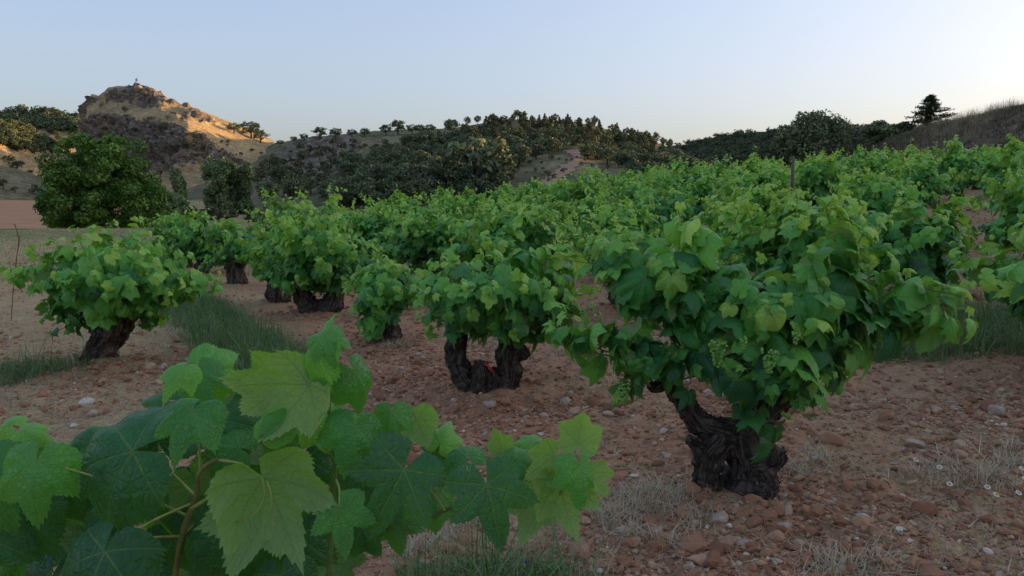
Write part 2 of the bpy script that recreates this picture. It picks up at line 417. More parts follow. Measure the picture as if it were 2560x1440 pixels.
HILLS = {}
def catmull(Pk, n):
    """Pk (k,m,3) control curves -> (rows, m, 3)"""
    k = len(Pk); out = []
    E = np.concatenate([[2 * Pk[0] - Pk[1]], Pk, [2 * Pk[-1] - Pk[-2]]])
    for i in range(k - 1):
        p0, p1, p2, p3 = E[i], E[i + 1], E[i + 2], E[i + 3]
        if i >= k - 3: p0, p3 = 2 * p1 - p2, 2 * p2 - p1
        for t in np.linspace(0, 1, n[i], endpoint=False):
            out.append(.5 * ((2 * p1) + (p2 - p0) * t + (2 * p0 - 5 * p1 + 4 * p2 - p3) * t * t + (3 * p1 - p0 - 3 * p2 + p3) * t ** 3))
    out.append(Pk[-1]); return np.array(out)
def hill(name, curves, n, N, mat, label, amp=1.0, freq=.05, rock=None, rockamp=0.0, rockfreq=.12, pxr=None):
    px = np.linspace(pxr[0], pxr[1], N)
    if name != 'castle_rock_hill':       # the ground falls away right behind the crest
        curves = list(curves[:-1]) + [[(a, b + 7, d + 20) for a, b, d in curves[-2]], curves[-1]]; n = tuple(n[:-1]) + (5, n[-1])
    Pk = []
    for c in curves:
        c = np.array(c, float)
        py = np.interp(px, c[:, 0], c[:, 1]); YY = np.interp(px, c[:, 0], c[:, 2])
        Pk.append(np.array([P(a, b, d) for a, b, d in zip(px, py, YY)]))
    S = catmull(np.array(Pk), n)
    m, k = S.shape[:2]
    du = np.gradient(S, axis=1); dv = np.gradient(S, axis=0)
    nr = nrm(np.cross(du, dv)); nr = nr * np.sign(nr[..., 2:3] + 1e-6)
    pxg = np.tile(px, (m, 1)); tg = np.tile(np.linspace(0, 1, m)[:, None], (1, k))
    x, y, z = S[..., 0], S[..., 1], S[..., 2]
    rk = rock(pxg, tg, S, nr) if rock else np.zeros_like(x)
    rk = np.clip(rk, 0, 1)
    d = amp * fbm(x * freq, y * freq, z * freq, 5)
    S = S + nr * d[..., None]
    if rockamp:
        q = fbm(x * rockfreq, y * rockfreq, z * rockfreq * 1.8, 5, .55, ridged=True) + .5 * fbm(x * rockfreq * 3, y * rockfreq * 3, z * rockfreq * 5, 3, .6)
        S = S + nr * (rk * rockamp * (q - .6))[..., None]
    i2 = (np.arange(m - 1)[:, None] * k + np.arange(k - 1)[None]).ravel()
    F = np.stack([i2, i2 + 1, i2 + 1 + k, i2 + k], 1)
    V = S.reshape(-1, 3)
    me = mk_mesh(name, V, F, mat=mat, vattr={'rock': rk.ravel()})
    o = tag(mk_obj(name, me), label, kind='structure')
    HILLS[name] = (BVHTree.FromPolygons([tuple(v) for v in V.tolist()], F.tolist()), V)
    return o

hill('distant_left_hill', [[(-900, 520, 400), (900, 520, 400)], [(-900, 400, 450), (0, 400, 450), (300, 420, 450), (900, 480, 460)],
     [(-900, 300, 520), (-200, 285, 520), (0, 287, 520), (60, 284, 520), (130, 290, 520), (200, 306, 520), (300, 345, 520), (420, 400, 520), (900, 470, 520)],
     [(-900, 470, 700), (900, 520, 700)]], (14, 18, 10), 130, M['hill_dry'], 'far rounded hill with scattered oaks', 3.0, .03, pxr=(-900, 900),
     rock=lambda p, t, S, n: 0 * p)
hill('left_slope', [[(-800, 540, 190), (700, 540, 260)], [(-800, 420, 215), (0, 425, 225), (200, 470, 255), (700, 520, 290)],
     [(-800, 240, 262), (-100, 282, 262), (0, 305, 265), (50, 318, 272), (100, 343, 285), (150, 375, 300), (200, 415, 315), (300, 460, 330), (450, 495, 345), (700, 520, 350)],
     [(-800, 480, 380), (700, 530, 450)]], (16, 22, 8), 150, M['hill_dry'], 'grassy slope with oaks catching the last sun', 1.6, .045,
     pxr=(-800, 700), rock=lambda p, t, S, n: 0 * p + .12)
hill('grassy_hillock', [[(-700, 520, 150), (400, 540, 160)], [(-700, 430, 170), (0, 452, 172), (120, 480, 178), (400, 520, 190)],
     [(-700, 385, 195), (-100, 398, 195), (0, 410, 196), (60, 425, 198), (110, 445, 200), (180, 480, 204), (400, 520, 210)],
     [(-700, 480, 240), (400, 560, 250)]], (12, 14, 6), 90, M['hill_wood'], 'low grassy hillock behind the ploughed field', .9, .05, pxr=(-700, 400),
     rock=lambda p, t, S, n: 0 * p)

def castle_rock(p, t, S, n):
    x, y, z = S[..., 0], S[..., 1], S[..., 2]
    q = fbm(x * .035, y * .035, z * .10, 4); q2 = fbm(x * .02 + 7, y * .02, z * .05, 3)
    r = .98 * (1 - sst(455, 560, p + 130 * np.clip(.52 - t, 0, 1) * -3.0)) * sst(.10, .26, t) * (1 - sst(.535, .585, t + .03 * q))
    top = (.72 + .6 * q) * (1 - sst(385, 430, p)) * sst(.655, .70, t + .03 * q2) * (1 - sst(.765, .80, t))
    streak = .55 * sst(.15, .5, q) * sst(.1, .3, t) * (1 - sst(480, 660, p))
    return np.maximum(np.maximum(r, top), streak) + q * .18 - .05
hill('castle_rock_hill', [
     [(120, 520, 250), (860, 520, 235)],
     [(120, 470, 285), (215, 470, 282), (330, 465, 270), (450, 450, 255), (560, 445, 262), (700, 440, 270), (860, 470, 280)],
     [(120, 430, 336), (205, 425, 332), (240, 430, 322), (330, 425, 294), (450, 395, 266), (560, 402, 274), (640, 405, 284), (740, 425, 296), (860, 450, 300)],
     [(120, 420, 360), (200, 405, 356), (214, 300, 352), (240, 292, 342), (330, 300, 314), (420, 310, 288), (470, 325, 276), (560, 350, 292), (640, 375, 306), (740, 412, 318), (860, 445, 330)],
     [(120, 415, 372), (200, 400, 368), (213, 274, 364), (219, 268, 362), (240, 258, 358), (300, 252, 340), (400, 272, 312), (470, 295, 298), (560, 322, 312), (640, 352, 326), (740, 404, 338), (860, 445, 350)],
     [(120, 412, 384), (200, 398, 382), (214, 272, 376), (226, 262, 374), (236, 254, 372), (262, 236, 366), (272, 223, 364), (300, 219, 358), (334, 216, 352), (352, 219, 350), (372, 228, 349), (400, 242, 346), (425, 257, 347),
      (480, 269, 350), (560, 300, 354), (620, 326, 356), (680, 355, 360), (745, 396, 364), (860, 440, 370)],
     [(120, 420, 440), (210, 380, 430), (350, 300, 420), (560, 360, 420), (745, 430, 420), (860, 460, 420)],
     [(120, 560, 500), (860, 560, 500)]], (10, 16, 26, 14, 14, 8, 5), 330, M['hill_dry'],
     'rocky castle hill with a dark cliff and sunlit straw-coloured slope', .7, .08, castle_rock, 2.9, .085, pxr=(120, 860))

def wood_rock(p, t, S, n):
    a = np.exp(-(((p - 800) / 130) ** 2)) * sst(.25, .4, t) * (1 - sst(.7, .8, t)) * .7
    return a + .12
hill('wooded_hill', [
     [(380, 570, 105), (650, 560, 105), (1300, 540, 90), (1900, 520, 90), (2300, 500, 100)],
     [(380, 530, 150), (650, 505, 140), (900, 480, 135), (1300, 475, 125), (1700, 470, 130), (2000, 470, 140), (2300, 470, 150)],
     [(380, 510, 210), (650, 460, 205), (800, 440, 200), (1100, 420, 190), (1300, 405, 180), (1440, 392, 185), (1600, 400, 190), (1800, 430, 200), (2300, 460, 210)],
     [(380, 490, 280), (650, 405, 275), (760, 375, 280), (900, 352, 285), (1100, 350, 275), (1200, 335, 270), (1440, 335, 260), (1600, 362, 260), (1700, 385, 265), (1800, 425, 265), (2300, 460, 280)],
     [(380, 480, 340), (640, 385, 335), (690, 357, 330), (780, 341, 330), (940, 331, 330), (1080, 327, 330), (1170, 318, 325), (1230, 306, 320), (1300, 300, 320), (1400, 306, 320), (1480, 312, 318), (1560, 332, 318), (1640, 358, 315),
      (1690, 377, 312), (1760, 408, 310), (1850, 440, 310), (2300, 460, 320)],
     [(380, 560, 480), (2300, 560, 480)]], (10, 20, 20, 14, 8), 260, M['hill_wood'],
     'long hill with rocky pasture and a dark wood of oaks and pines', .8, .05, wood_rock, 2.2, .1, pxr=(380, 2300))
hill('far_right_hill', [
     [(1500, 500, 360), (5200, 500, 360)],
     [(1500, 460, 400), (1700, 425, 400), (2000, 400, 400), (2300, 400, 400), (2600, 380, 400), (5200, 330, 400)],
     [(1500, 430, 470), (1620, 395, 470), (1690, 366, 470), (1760, 350, 470), (1850, 336, 470), (1930, 330, 470), (2000, 326, 470), (2150, 318, 470), (2300, 328, 470), (2560, 325, 470), (2800, 276, 460), (3400, 240, 440), (5200, 150, 420)],
     [(1500, 500, 640), (5200, 450, 640)]], (12, 18, 8), 170, M['hill_green'], 'far hill wholly covered with dark oak wood', 2.2, .03, pxr=(1500, 5200))
hill('right_hill', [
     [(1850, 520, 190), (4600, 500, 150)],
     [(1850, 470, 230), (2000, 430, 230), (2200, 400, 230), (2560, 380, 220), (4600, 330, 190)],
     [(1850, 440, 285), (1950, 400, 285), (2050, 360, 280), (2130, 330, 280), (2200, 326, 280), (2300, 332, 280), (2560, 335, 280), (2900, 290, 270), (3400, 255, 250), (4600, 200, 230)],
     [(1850, 520, 350), (4600, 450, 350)]], (12, 18, 8), 130, M['hill_green'], 'dark scrub covered hill rising to the right', 1.5, .05, pxr=(1850, 4600))

# dirt track climbing the clearing of the wooded hill
def on_hill(px, py, names=None, r=0):
    o = Vector((0, 0, CAM_Z)); d = Vector(ray(px, py)).normalized(); best = None
    for k in (names or HILLS):
        h = HILLS[k][0].ray_cast(o, d)
        if h[0] is not None and (best is None or h[3] < best[1]): best = (h[0], h[3], k, h[1])
    return best
def down_on(x, y, names=None):
    best = None
    for k in (names or HILLS):
        h = HILLS[k][0].ray_cast(Vector((x, y, 300)), Vector((0, 0, -1)))
        if h[0] is not None and (best is None or h[0].z > best): best = h[0].z
    return best
tr = [(1425, 376), (1446, 386), (1452, 396), (1440, 408), (1420, 420), (1392, 440), (1372, 456), (1350, 470), (1330, 488), (1318, 510)]
pts = [on_hill(a, b, ['wooded_hill'])[0] for a, b in tr]
pts = [Vector(p) for p in pts]
ctr = []
for i in range(len(pts) - 1):
    for t in np.linspace(0, 1, 8, endpoint=False): ctr.append(pts[i].lerp(pts[i + 1], t))
ctr.append(pts[-1])
for _ in range(6): ctr = [ctr[0]] + [(ctr[i - 1] + ctr[i] * 2 + ctr[i + 1]) / 4 for i in range(1, len(ctr) - 1)] + [ctr[-1]]
V = []
for i, c in enumerate(ctr):
    d = (ctr[min(i + 1, len(ctr) - 1)] - ctr[max(i - 1, 0)]); d.z = 0; d.normalize(); n = Vector((-d.y, d.x, 0))
    for s in (-1.7, -.85, 0, .85, 1.7):
        q = c + n * (s * (1 + .25 * math.sin(i * 1.7)));  zz = down_on(q.x, q.y, ['wooded_hill'])
        V.append((q.x, q.y, (zz if zz is not None else q.z) + .22 - .05 * abs(s)))
F = np.array([[i * 5 + j, i * 5 + j + 1, i * 5 + 6 + j, i * 5 + 5 + j] for i in range(len(ctr) - 1) for j in range(4)])
tag(mk_obj('dirt_track', mk_mesh('dirt_track', V, F, mat=M['road'])), 'pale dirt track winding up the clearing', kind='structure')
# ================================================================== LEAVES
def leaf_proto(nper, rings, seed, lob=1.0, teeth=.055):
    """grape leaf: origin at the petiole, tip towards +Y, face towards +Z; uv = (along, off) nearest main vein"""
    rng = np.random.RandomState(seed)
    veins = np.radians(np.array([-112, -55, 0, 55, 112]) + rng.uniform(-5, 5, 5))
    vlen = np.array([.70, .90, 1.06, .90, .70]) * rng.uniform(.93, 1.07, 5)
    bounds = [-math.radians(165)] + [(veins[i] + veins[i + 1]) / 2 for i in range(4)] + [math.radians(165)]
    sin_r = [.40, .80 - .24 * lob, .84 - .30 * lob, .84 - .30 * lob, .80 - .24 * lob, .40]
    sin_r = [s * rng.uniform(.92, 1.06) for s in sin_r]
    fold = rng.uniform(-.42, .38); droop = rng.uniform(.25, .95); cup = rng.uniform(-.45, .30)
    w1, w2, p1, p2 = rng.uniform(.04, .11), rng.uniform(.03, .07), rng.uniform(0, 6), rng.uniform(0, 6)
    twist = rng.uniform(-.3, .3); curl = rng.uniform(-.35, 1.25, 5)
    V, UV, F = [], [], []
    hole = rng.uniform() < .25
    for k in range(5):
        a0, a1, av = bounds[k], bounds[k + 1], veins[k]
        half = max(1, nper // 2)
        ths = np.concatenate([np.linspace(a0, av, half, endpoint=False), np.linspace(av, a1, half + 1)])
        base = len(V)
        V.append((0, 0)); UVs = {}
        UV.append((0, 0))
        for j, th in enumerate(ths):
            if th <= av: q = (th - a0) / (av - a0); s = sin_r[k]
            else: q = (a1 - th) / (a1 - av); s = sin_r[k + 1]
            q = np.clip(q, 0, 1)
            r = s + (vlen[k] - s) * (math.sin(q * math.pi / 2) ** 1.25 * .72 + .28 * q ** 3)
            if nper >= 8:
                tt = (j * 2) % 4
                r *= 1 + teeth * (1.0 if j % 2 == 0 else -.8) * (.5 + .5 * math.sin(q * 3)) * rng.uniform(.6, 1.4)
                if j == half: r *= 1.03
            for i in range(1, rings + 1):
                t = (i / rings) ** .85
                V.append((r * t * math.sin(th), r * t * math.cos(th)))
                dth = abs(th - av)
                UV.append((r * t * math.cos(dth), r * t * math.sin(dth)))
        for j in range(len(ths) - 1):
            b0 = base + 1 + j * rings; b1 = b0 + rings
            F.append((base, b1, b0))
            for i in range(rings - 1):
                F.append((b0 + i, b1 + i, b1 + i + 1)); F.append((b0 + i, b1 + i + 1, b0 + i + 1))
    V = np.array(V); UV = np.array(UV); F = np.array(F); SEC = np.array([min(4, int(i * 5 / len(V))) for i in range(len(V))])
    x, y = V[:, 0], V[:, 1]; r = np.hypot(x, y); th = np.arctan2(x, y)
    z = fold * np.abs(x) ** 1.2 - droop * r ** 2 * .55 * (.6 + .4 * np.cos(th)) + cup * x * x \
        + w1 * np.sin(th * 3 + p1) * r ** 1.5 + w2 * np.sin(th * 7 + p2) * r ** 2 + twist * x * y
    z += .05 * r ** 3 * np.sin(th * 11 + p1) * 1.0
    if rings >= 5: z -= rng.uniform(.05, .38) * np.maximum(r - .3, 0) ** 2 + rng.uniform(.05, .3) * (UV[:, 1] * 2.2) ** 2
    cb = np.interp(th, np.concatenate([[-3.2], veins, [3.2]]), np.concatenate([[curl[0]], curl, [curl[4]]])); z -= cb * np.maximum(r - .42, 0) ** 2 * 1.1
    if rings >= 5:   # puckered blade between sunken veins
        z += .020 * np.minimum(UV[:, 1] * 7, 1) * (.6 + .8 * np.abs(np.sin(UV[:, 0] * 20 + UV[:, 1] * 14)))
    Vz = np.stack([x, y, z], 1)
    return {'V': Vz, 'F': F, 'uv': UV[F.ravel()]}
HERO = [leaf_proto(20, 7, 100 + i, lob=l, teeth=.032) for i, l in enumerate([.95, .35, .15, .6, .25, .5, .1, .7])]
MIDO = [leaf_proto(12, 3, 240 + i, lob=l, teeth=.05) for i, l in enumerate([.6, .2, .4, .1, .35, .5, .2, .3])]
MIDL = [leaf_proto(8, 2, 200 + i, lob=l) for i, l in enumerate([.6, .2, .4, .1, .35, .5, .2, .3])]
LOWL = [leaf_proto(4, 1, 300 + i, lob=l) for i, l in enumerate([.8, .3, .5, .2, .6, .4])]
def lmesh(name, ps):
    return [mk_mesh(name, p['V'], p['F'], uv=p['uv'], mat=M['leaf'], smooth=True) for p in ps]
HEROM = lmesh('vine_leaf_large', HERO); MIDM = lmesh('vine_leaf', MIDO)

# ================================================================== TUBES (trunks, canes)
def ico(sub):
    import bmesh
    bm = bmesh.new(); bmesh.ops.create_icosphere(bm, subdivisions=sub, radius=1.0)
    V = np.array([v.co[:] for v in bm.verts]); F = np.array([[v.index for v in f.verts] for f in bm.faces]); bm.free(); return {'V': V, 'F': F}
KNOB = ico(3)
def resample(pts, step):
    pts = np.asarray(pts, float)
    if len(pts) > 2:
        E = np.concatenate([[2 * pts[0] - pts[1]], pts, [2 * pts[-1] - pts[-2]]]); o = []
        for i in range(len(pts) - 1):
            p0, p1, p2, p3 = E[i:i + 4]; n = max(2, int(np.linalg.norm((p2 - p1)[:3]) / step))
            for t in np.linspace(0, 1, n, endpoint=False):
                o.append(.5 * ((2 * p1) + (p2 - p0) * t + (2 * p0 - 5 * p1 + 4 * p2 - p3) * t * t + (3 * p1 - p0 - 3 * p2 + p3) * t ** 3))
        o.append(pts[-1]); return np.array(o)
    n = max(2, int(np.linalg.norm((pts[1] - pts[0])[:3]) / step)); t = np.linspace(0, 1, n)[:, None]
    return pts[0] * (1 - t) + pts[1] * t
def tube(pts4, seg, step, amp=0.0, lump=0.0, seed=0, close=True):
    """pts4 rows (x,y,z,r)"""
    C = resample(pts4, step); c, r = C[:, :3], np.maximum(C[:, 3], .0008)
    d = nrm(np.gradient(c, axis=0)); n = len(c)
    ref = np.array([0, 1, 0.3]) if abs(d[0][1]) < .9 else np.array([1, 0, 0])
    X = nrm(np.cross(d, ref)); Yv = nrm(np.cross(d, X))
    th = np.linspace(0, 2 * math.pi, seg, endpoint=False)
    s = np.concatenate([[0], np.cumsum(np.linalg.norm(np.diff(c, axis=0), axis=1))])
    rr = r[:, None] * np.ones((1, seg))
    if amp or lump:
        cx = np.cos(th)[None] + 0 * s[:, None]; sx = np.sin(th)[None] + 0 * s[:, None]; ss = s[:, None] + 0 * th[None]
        tw = 1.2 * np.sin(ss * 9 + seed)
        cx2 = np.cos(th[None] + tw); sx2 = np.sin(th[None] + tw)
        wx = r[:, None] * cx / .03; wy = r[:, None] * sx / .03; wz = ss / .035
        rr = rr * (1 + lump * fbm(cx * 1.1 + seed, sx * 1.1, ss * 9, 3)) + amp * .55 * fbm(cx2 * 4.6 + seed, sx2 * 4.6, ss * 9, 4, .6, ridged=True) + amp * 1.0 * fbm(wx + seed, wy, wz, 4, .6)
    V = c[:, None] + (np.cos(th)[None, :, None] * X[:, None] + np.sin(th)[None, :, None] * Yv[:, None]) * rr[..., None]
    V = V.reshape(-1, 3); F = []; UV = []
    for i in range(n - 1):
        for j in range(seg):
            j2 = (j + 1) % seg
            F.append((i * seg + j, i * seg + j2, (i + 1) * seg + j2, (i + 1) * seg + j))
            UV += [(j / seg, s[i]), ((j + 1) / seg, s[i]), ((j + 1) / seg, s[i + 1]), (j / seg, s[i + 1])]
    V = np.concatenate([V, [c[-1] + d[-1] * r[-1] * .5, c[0]]]); e = n * seg
    for j in range(seg):
        j2 = (j + 1) % seg
        F.append(((n - 1) * seg + j, (n - 1) * seg + j2, e, e)); UV += [(j / seg, s[-1])] * 4
    Fq = np.array([f for f in F if f[2] != f[3]]); Ft = np.array([f[:3] for f in F if f[2] == f[3]])
    uvq = np.array(UV[:len(Fq) * 4]); uvt = np.array([u for u in UV[len(Fq) * 4:]]).reshape(-1, 4, 2)[:, :3].reshape(-1, 2)
    return V, Fq, Ft, np.concatenate([uvq, uvt])
def tubes_mesh(name, list4, mat, seg=8, step=.04, **k):
    Vs, Q, T, UQ, UT = [], [], [], [], []; off = 0
    for i, p in enumerate(list4):
        V, Fq, Ft, uv = tube(p, seg, step, seed=i * 3.3 + k.get('seed', 0), **{a: b for a, b in k.items() if a != 'seed'})
        Vs.append(V); Q.append(Fq + off); T.append(Ft + off); UQ.append(uv[:len(Fq) * 4]); UT.append(uv[len(Fq) * 4:]); off += len(V)
    return mk_mesh(name, np.concatenate(Vs), [np.concatenate(Q), np.concatenate(T)], uv=np.concatenate(UQ + UT), mat=mat)
def bark_fibres(name, list4, n, rng, mat):
    """loose strips of old bark lying along the wood"""
    V, F = [], []
    for _ in range(n):
        p = resample(list4[rng.randint(len(list4))], .02); i = rng.randint(0, max(1, len(p) - 3)); L = rng.randint(2, 6)
        th = rng.uniform(0, 6.28); w = rng.uniform(.002, .0075); lift = rng.uniform(0, .045)
        for k in range(L):
            q = p[min(i + k, len(p) - 1)]; a = th + k * rng.uniform(-.25, .25)
            rad = q[3] * 1.05 + .006 + lift * (k / L) ** 2
            c = q[:3] + np.array([math.cos(a), math.sin(a), 0]) * rad
            t = np.array([-math.sin(a), math.cos(a), .1]) * w * (1 - .6 * k / L)
            V += [c - t, c + t]
            if k: b = len(V) - 4; F.append((b, b + 1, b + 3, b + 2))
    return mk_mesh(name, V, np.array(F), uv=np.random.rand(len(F) * 4, 2) * .3, mat=mat)

# ================================================================== VINE GROWTH
def grow_leaves(shoot, rng, axis, s0=.098, gap=.055, both=1.0, r_pet=.075, fill=0.0, zmin=None, flat=.0):
    """leaves along one shoot (n,3). returns list of (pos, tip, normal, size, tint, node)"""
    p = resample(shoot, .02); L = np.concatenate([[0], np.cumsum(np.linalg.norm(np.diff(p, axis=0), axis=1))]); tot = L[-1]
    out = []; s = rng.uniform(.02, .07); side = 1
    while s < tot:
        i = min(int(np.searchsorted(L, s)), len(p) - 1); f = s / tot
        q = p[i]; d = nrm(p[min(i + 1, len(p) - 1)] - p[max(i - 1, 0)])
        for _ in range(1 + (rng.uniform() < fill * (1 - f))):
            a = nrm(np.cross(d, rng.normal(size=3)))
            if flat: a = nrm(a + np.array([0, -flat, .0]))
            o = q - axis; o[2] *= .35; o = nrm(o)
            a = nrm(a * 1.0 + o * .5)
            young = max(0.0, (f - .70) / .30) * min(1, tot / .5)
            size = s0 * rng.uniform(.55, 1.25) * (1 - .68 * young ** 1.2)
            pet = r_pet * (1 - .6 * young) * rng.uniform(.6, 1.3)
            pos = q + a * pet + np.array([0, 0, pet * .25])
            n_ = nrm(o * .62 + np.array([0, 0, .60]) + a * .4 + rng.normal(size=3) * .58)
            tip = nrm(o * .5 + a * .6 + np.array([0, 0, -.62]) + rng.normal(size=3) * .62)
            tip = nrm(tip - n_ * np.dot(tip, n_))
            tint = np.clip(.07 + .5 * young + rng.normal() * .15 + .36 * max(0, (q[2] - axis[2]) / .7), 0, 1)  # young leaves are paler; height term also paints crown-top highlights into the tint
            if rng.uniform() < .08: tint = min(1, tint + .3)
            if zmin is not None and pos[2] - size < zmin: continue
            out.append((pos, tip, n_, size, tint, q))
        s += gap * rng.uniform(.7, 1.35) * (1 - .35 * f) ; side = -side
    return out
def leaf_T(ls):
    pos = np.array([l[0] for l in ls]); y = np.array([l[1] for l in ls]); z = np.array([l[2] for l in ls]); x = np.cross(y, z)
    s = np.array([l[3] for l in ls])
    return np.concatenate([(x * s[:, None])[:, :, None], (y * s[:, None])[:, :, None], (z * s[:, None])[:, :, None], pos[:, :, None]], 2)
def petioles(ls, r=.0016):
    """thin stalks from shoot to blade"""
    V, F = [], []
    for l in ls:
        a, b = l[5], l[0]; d = nrm(b - a); x = nrm(np.cross(d, [.3, .5, 1])); y = np.cross(d, x); o = len(V)
        m = (a + b) / 2 + np.array([0, 0, .006])
        for c, rr in ((a, r * 1.2), (m, r), (b, r)):
            for k in range(3):
                t = k * 2.094; V.append(c + (x * math.cos(t) + y * math.sin(t)) * rr)
        for i in range(2):
            for k in range(3): F.append((o + i * 3 + k, o + i * 3 + (k + 1) % 3, o + i * 3 + 3 + (k + 1) % 3, o + i * 3 + 3 + k))
    return np.array(V), np.array(F)
def build_vine(root, ls, shoots, trunk4, rng, protos, meshes, nparts=300, trunk_seg=20, trunk_step=.02, fibres=0, cane_seg=5, world=True, vary=True):
    """root: Empty at the foot. geometry is given in world metres, moved into the frame of root"""
    off = np.array(root.location) if world else np.zeros(3)
    def sub(p4): p = np.array(p4, float); p[:, :3] -= off; return p
    t4 = [sub(t) for t in trunk4]
    for i, t in enumerate(t4):
        nm = 'trunk' if i == 0 else 'arm'
        mk_obj(nm, tubes_mesh(nm, [t], M['bark'], seg=trunk_seg, step=trunk_step, amp=.013, lump=.30, seed=rng.uniform(0, 50)), root)
    if fibres:
        kV, kF = [], []; off_ = 0
        for q in range(max(8, fibres // 14)):
            tt = resample(t4[rng.randint(len(t4))], .02); c = tt[rng.randint(len(tt))]; a = rng.uniform(0, 6.28); s_ = c[3] * rng.uniform(.22, .5)
            K = KNOB['V'] * (1 + .35 * fbm(KNOB['V'][:, 0] * 1.7 + q, KNOB['V'][:, 1] * 1.7, KNOB['V'][:, 2] * 1.7, 3))[:, None] * s_ * [1, 1, rng.uniform(.7, 1.6)]
            K = K + c[:3] + np.array([math.cos(a), math.sin(a), rng.uniform(-.3, .3)]) * c[3] * rng.uniform(.75, 1.0); kV.append(K); kF.append(KNOB['F'] + off_); off_ += len(K)
        kF = np.concatenate(kF); tag(mk_obj('knots', mk_mesh('knots', np.concatenate(kV), kF, uv=rng.uniform(0, .2, (kF.size, 2)), mat=M['bark']), root), kind='stuff')
        tag(mk_obj('loose_bark', bark_fibres('loose_bark', t4, fibres, rng, M['bark']), root), kind='stuff')
    sh = []
    for s in shoots:
        s = np.asarray(s) - off; n = len(s)
        sh.append(np.concatenate([s, np.linspace(.0052, .0018, n)[:, None]], 1))
    if nparts >= 150:
        for s in sh: mk_obj('shoot', tubes_mesh('shoot', [s], M['cane'], seg=cane_seg, step=.05), root)
    else:
        tag(mk_obj('shoots', tubes_mesh('shoots', sh, M['cane'], seg=4, step=.08), root), kind='stuff')
    ls = [(l[0] - off, l[1], l[2], l[3], l[4], l[5] - off) for l in ls]
    # those that show largest first: big and towards the outside
    key = [-(l[3] + .25 * np.dot(l[0][:2] if not world else l[0][:2] * [.3, -1], [1, 1] if not world else [1, 1]) * .1) for l in ls]
    order = np.argsort(key) if world else np.argsort([-(np.hypot(l[0][0], l[0][1])) for l in ls])
    part = [ls[i] for i in order[:nparts]]; rest = [ls[i] for i in order[nparts:]]
    T = leaf_T(part) if part else []
    for k, t in enumerate(T):
        m4 = Matrix([list(map(float, r)) for r in t] + [[0, 0, 0, 1]])
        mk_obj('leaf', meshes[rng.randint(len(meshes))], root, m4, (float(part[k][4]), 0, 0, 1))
    if rest:
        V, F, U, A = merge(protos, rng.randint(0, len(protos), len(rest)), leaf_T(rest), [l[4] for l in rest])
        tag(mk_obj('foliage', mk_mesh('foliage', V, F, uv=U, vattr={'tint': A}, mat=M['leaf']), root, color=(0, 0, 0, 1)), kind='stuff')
    Vp, Fp = petioles(ls if len(ls) < 900 else ls[:900])
    tag(mk_obj('petioles', mk_mesh('petioles', Vp, Fp, mat=M['petiole']), root), kind='stuff')
def arc(a, b, up, rng, n=6, wob=.03):
    a, b = np.array(a, float), np.array(b, float); t = np.linspace(0, 1, n)[:, None]
    p = a * (1 - t) + b * t; p[:, 2] += (4 * t * (1 - t) * up)[:, 0]
    p[1:-1] += rng.normal(size=(n - 2, 3)) * wob; return p

# ------------------------------------------------------------------ the vines of the front rows, drawn from the photo
def fan(head_px, tips, Y, rng, up=.08, hs=.12):
    out = []
    for t in tips:
        px, py, dy = t[:3]; st = t[3] if len(t) > 3 else head_px[rng.randint(len(head_px))]
        a = P(st[0], st[1], Y + dy * .15); b = P(px, py, Y + dy)
        out.append(arc(a, b, up * rng.uniform(.3, 1.6), rng))
    return out
def trunk_px(path, Y):
    """rows (px, py, radius, dY) -> (x,y,z,r)"""
    return np.array([list(P(a, b, Y + d)) + [r] for a, b, r, d in path])
def scatter_tips(poly_tips, rng, n, depth):
    """more shoots inside the outline spanned by the drawn tips"""
    out = []; c = np.mean([(t[0], t[1]) for t in poly_tips], 0)
    for _ in range(n):
        t = poly_tips[rng.randint(len(poly_tips))]; u = poly_tips[rng.randint(len(poly_tips))]; k = rng.uniform(.0, .5)
        px = t[0] * (1 - k) + u[0] * k; py = t[1] * (1 - k) + u[1] * k
        f = rng.uniform(.45, .98); out.append((c[0] + (px - c[0]) * f, c[1] + (py - c[1]) * f, rng.uniform(-depth, depth)))
    return out
SPEC = {}
SPEC['VL'] = dict(Y=FP['VL'][1], label='full round bush vine on one thick trunk near the ploughed field', head=[(270, 790), (300, 770), (250, 800)],
    trunk=[[(240, 950, .17, 0), (250, 915, .145, 0), (252, 880, .125, 0), (272, 840, .13, 0), (290, 800, .13, 0), (300, 760, .08, 0)],
           [(262, 830, .09, 0), (230, 790, .07, -.05), (205, 760, .05, -.1)], [(285, 810, .09, 0), (340, 770, .07, .05), (370, 735, .045, .1)],
           [(270, 820, .08, .05), (275, 770, .06, .2), (270, 740, .04, .3)]],
    tips=[(5, 665, .2), (20, 700, -.1), (70, 610, .1), (130, 590, -.2), (180, 575, .2), (230, 570, -.1), (285, 555, .1), (335, 545, .3), (375, 580, 0), (405, 600, -.2),
          (440, 650, .2), (490, 645, -.1), (520, 690, 0), (560, 710, -.2), (500, 740, .2), (440, 750, -.3), (480, 720, -.3), (545, 690, .1), (420, 800, -.1), (130, 835, -.1), (100, 760, .1), (70, 720, -.3), (110, 800, 0), (170, 830, -.2),
          (220, 800, -.45), (300, 770, -.6), (380, 780, -.4), (395, 820, .1), (330, 700, -.8), (230, 680, -.85), (160, 700, -.7), (290, 610, -.6), (350, 630, -.6), (200, 610, -.5), (420, 690, -.6), (270, 740, -.8)],
    extra=30, depth=.75, gap=.052, n=300)
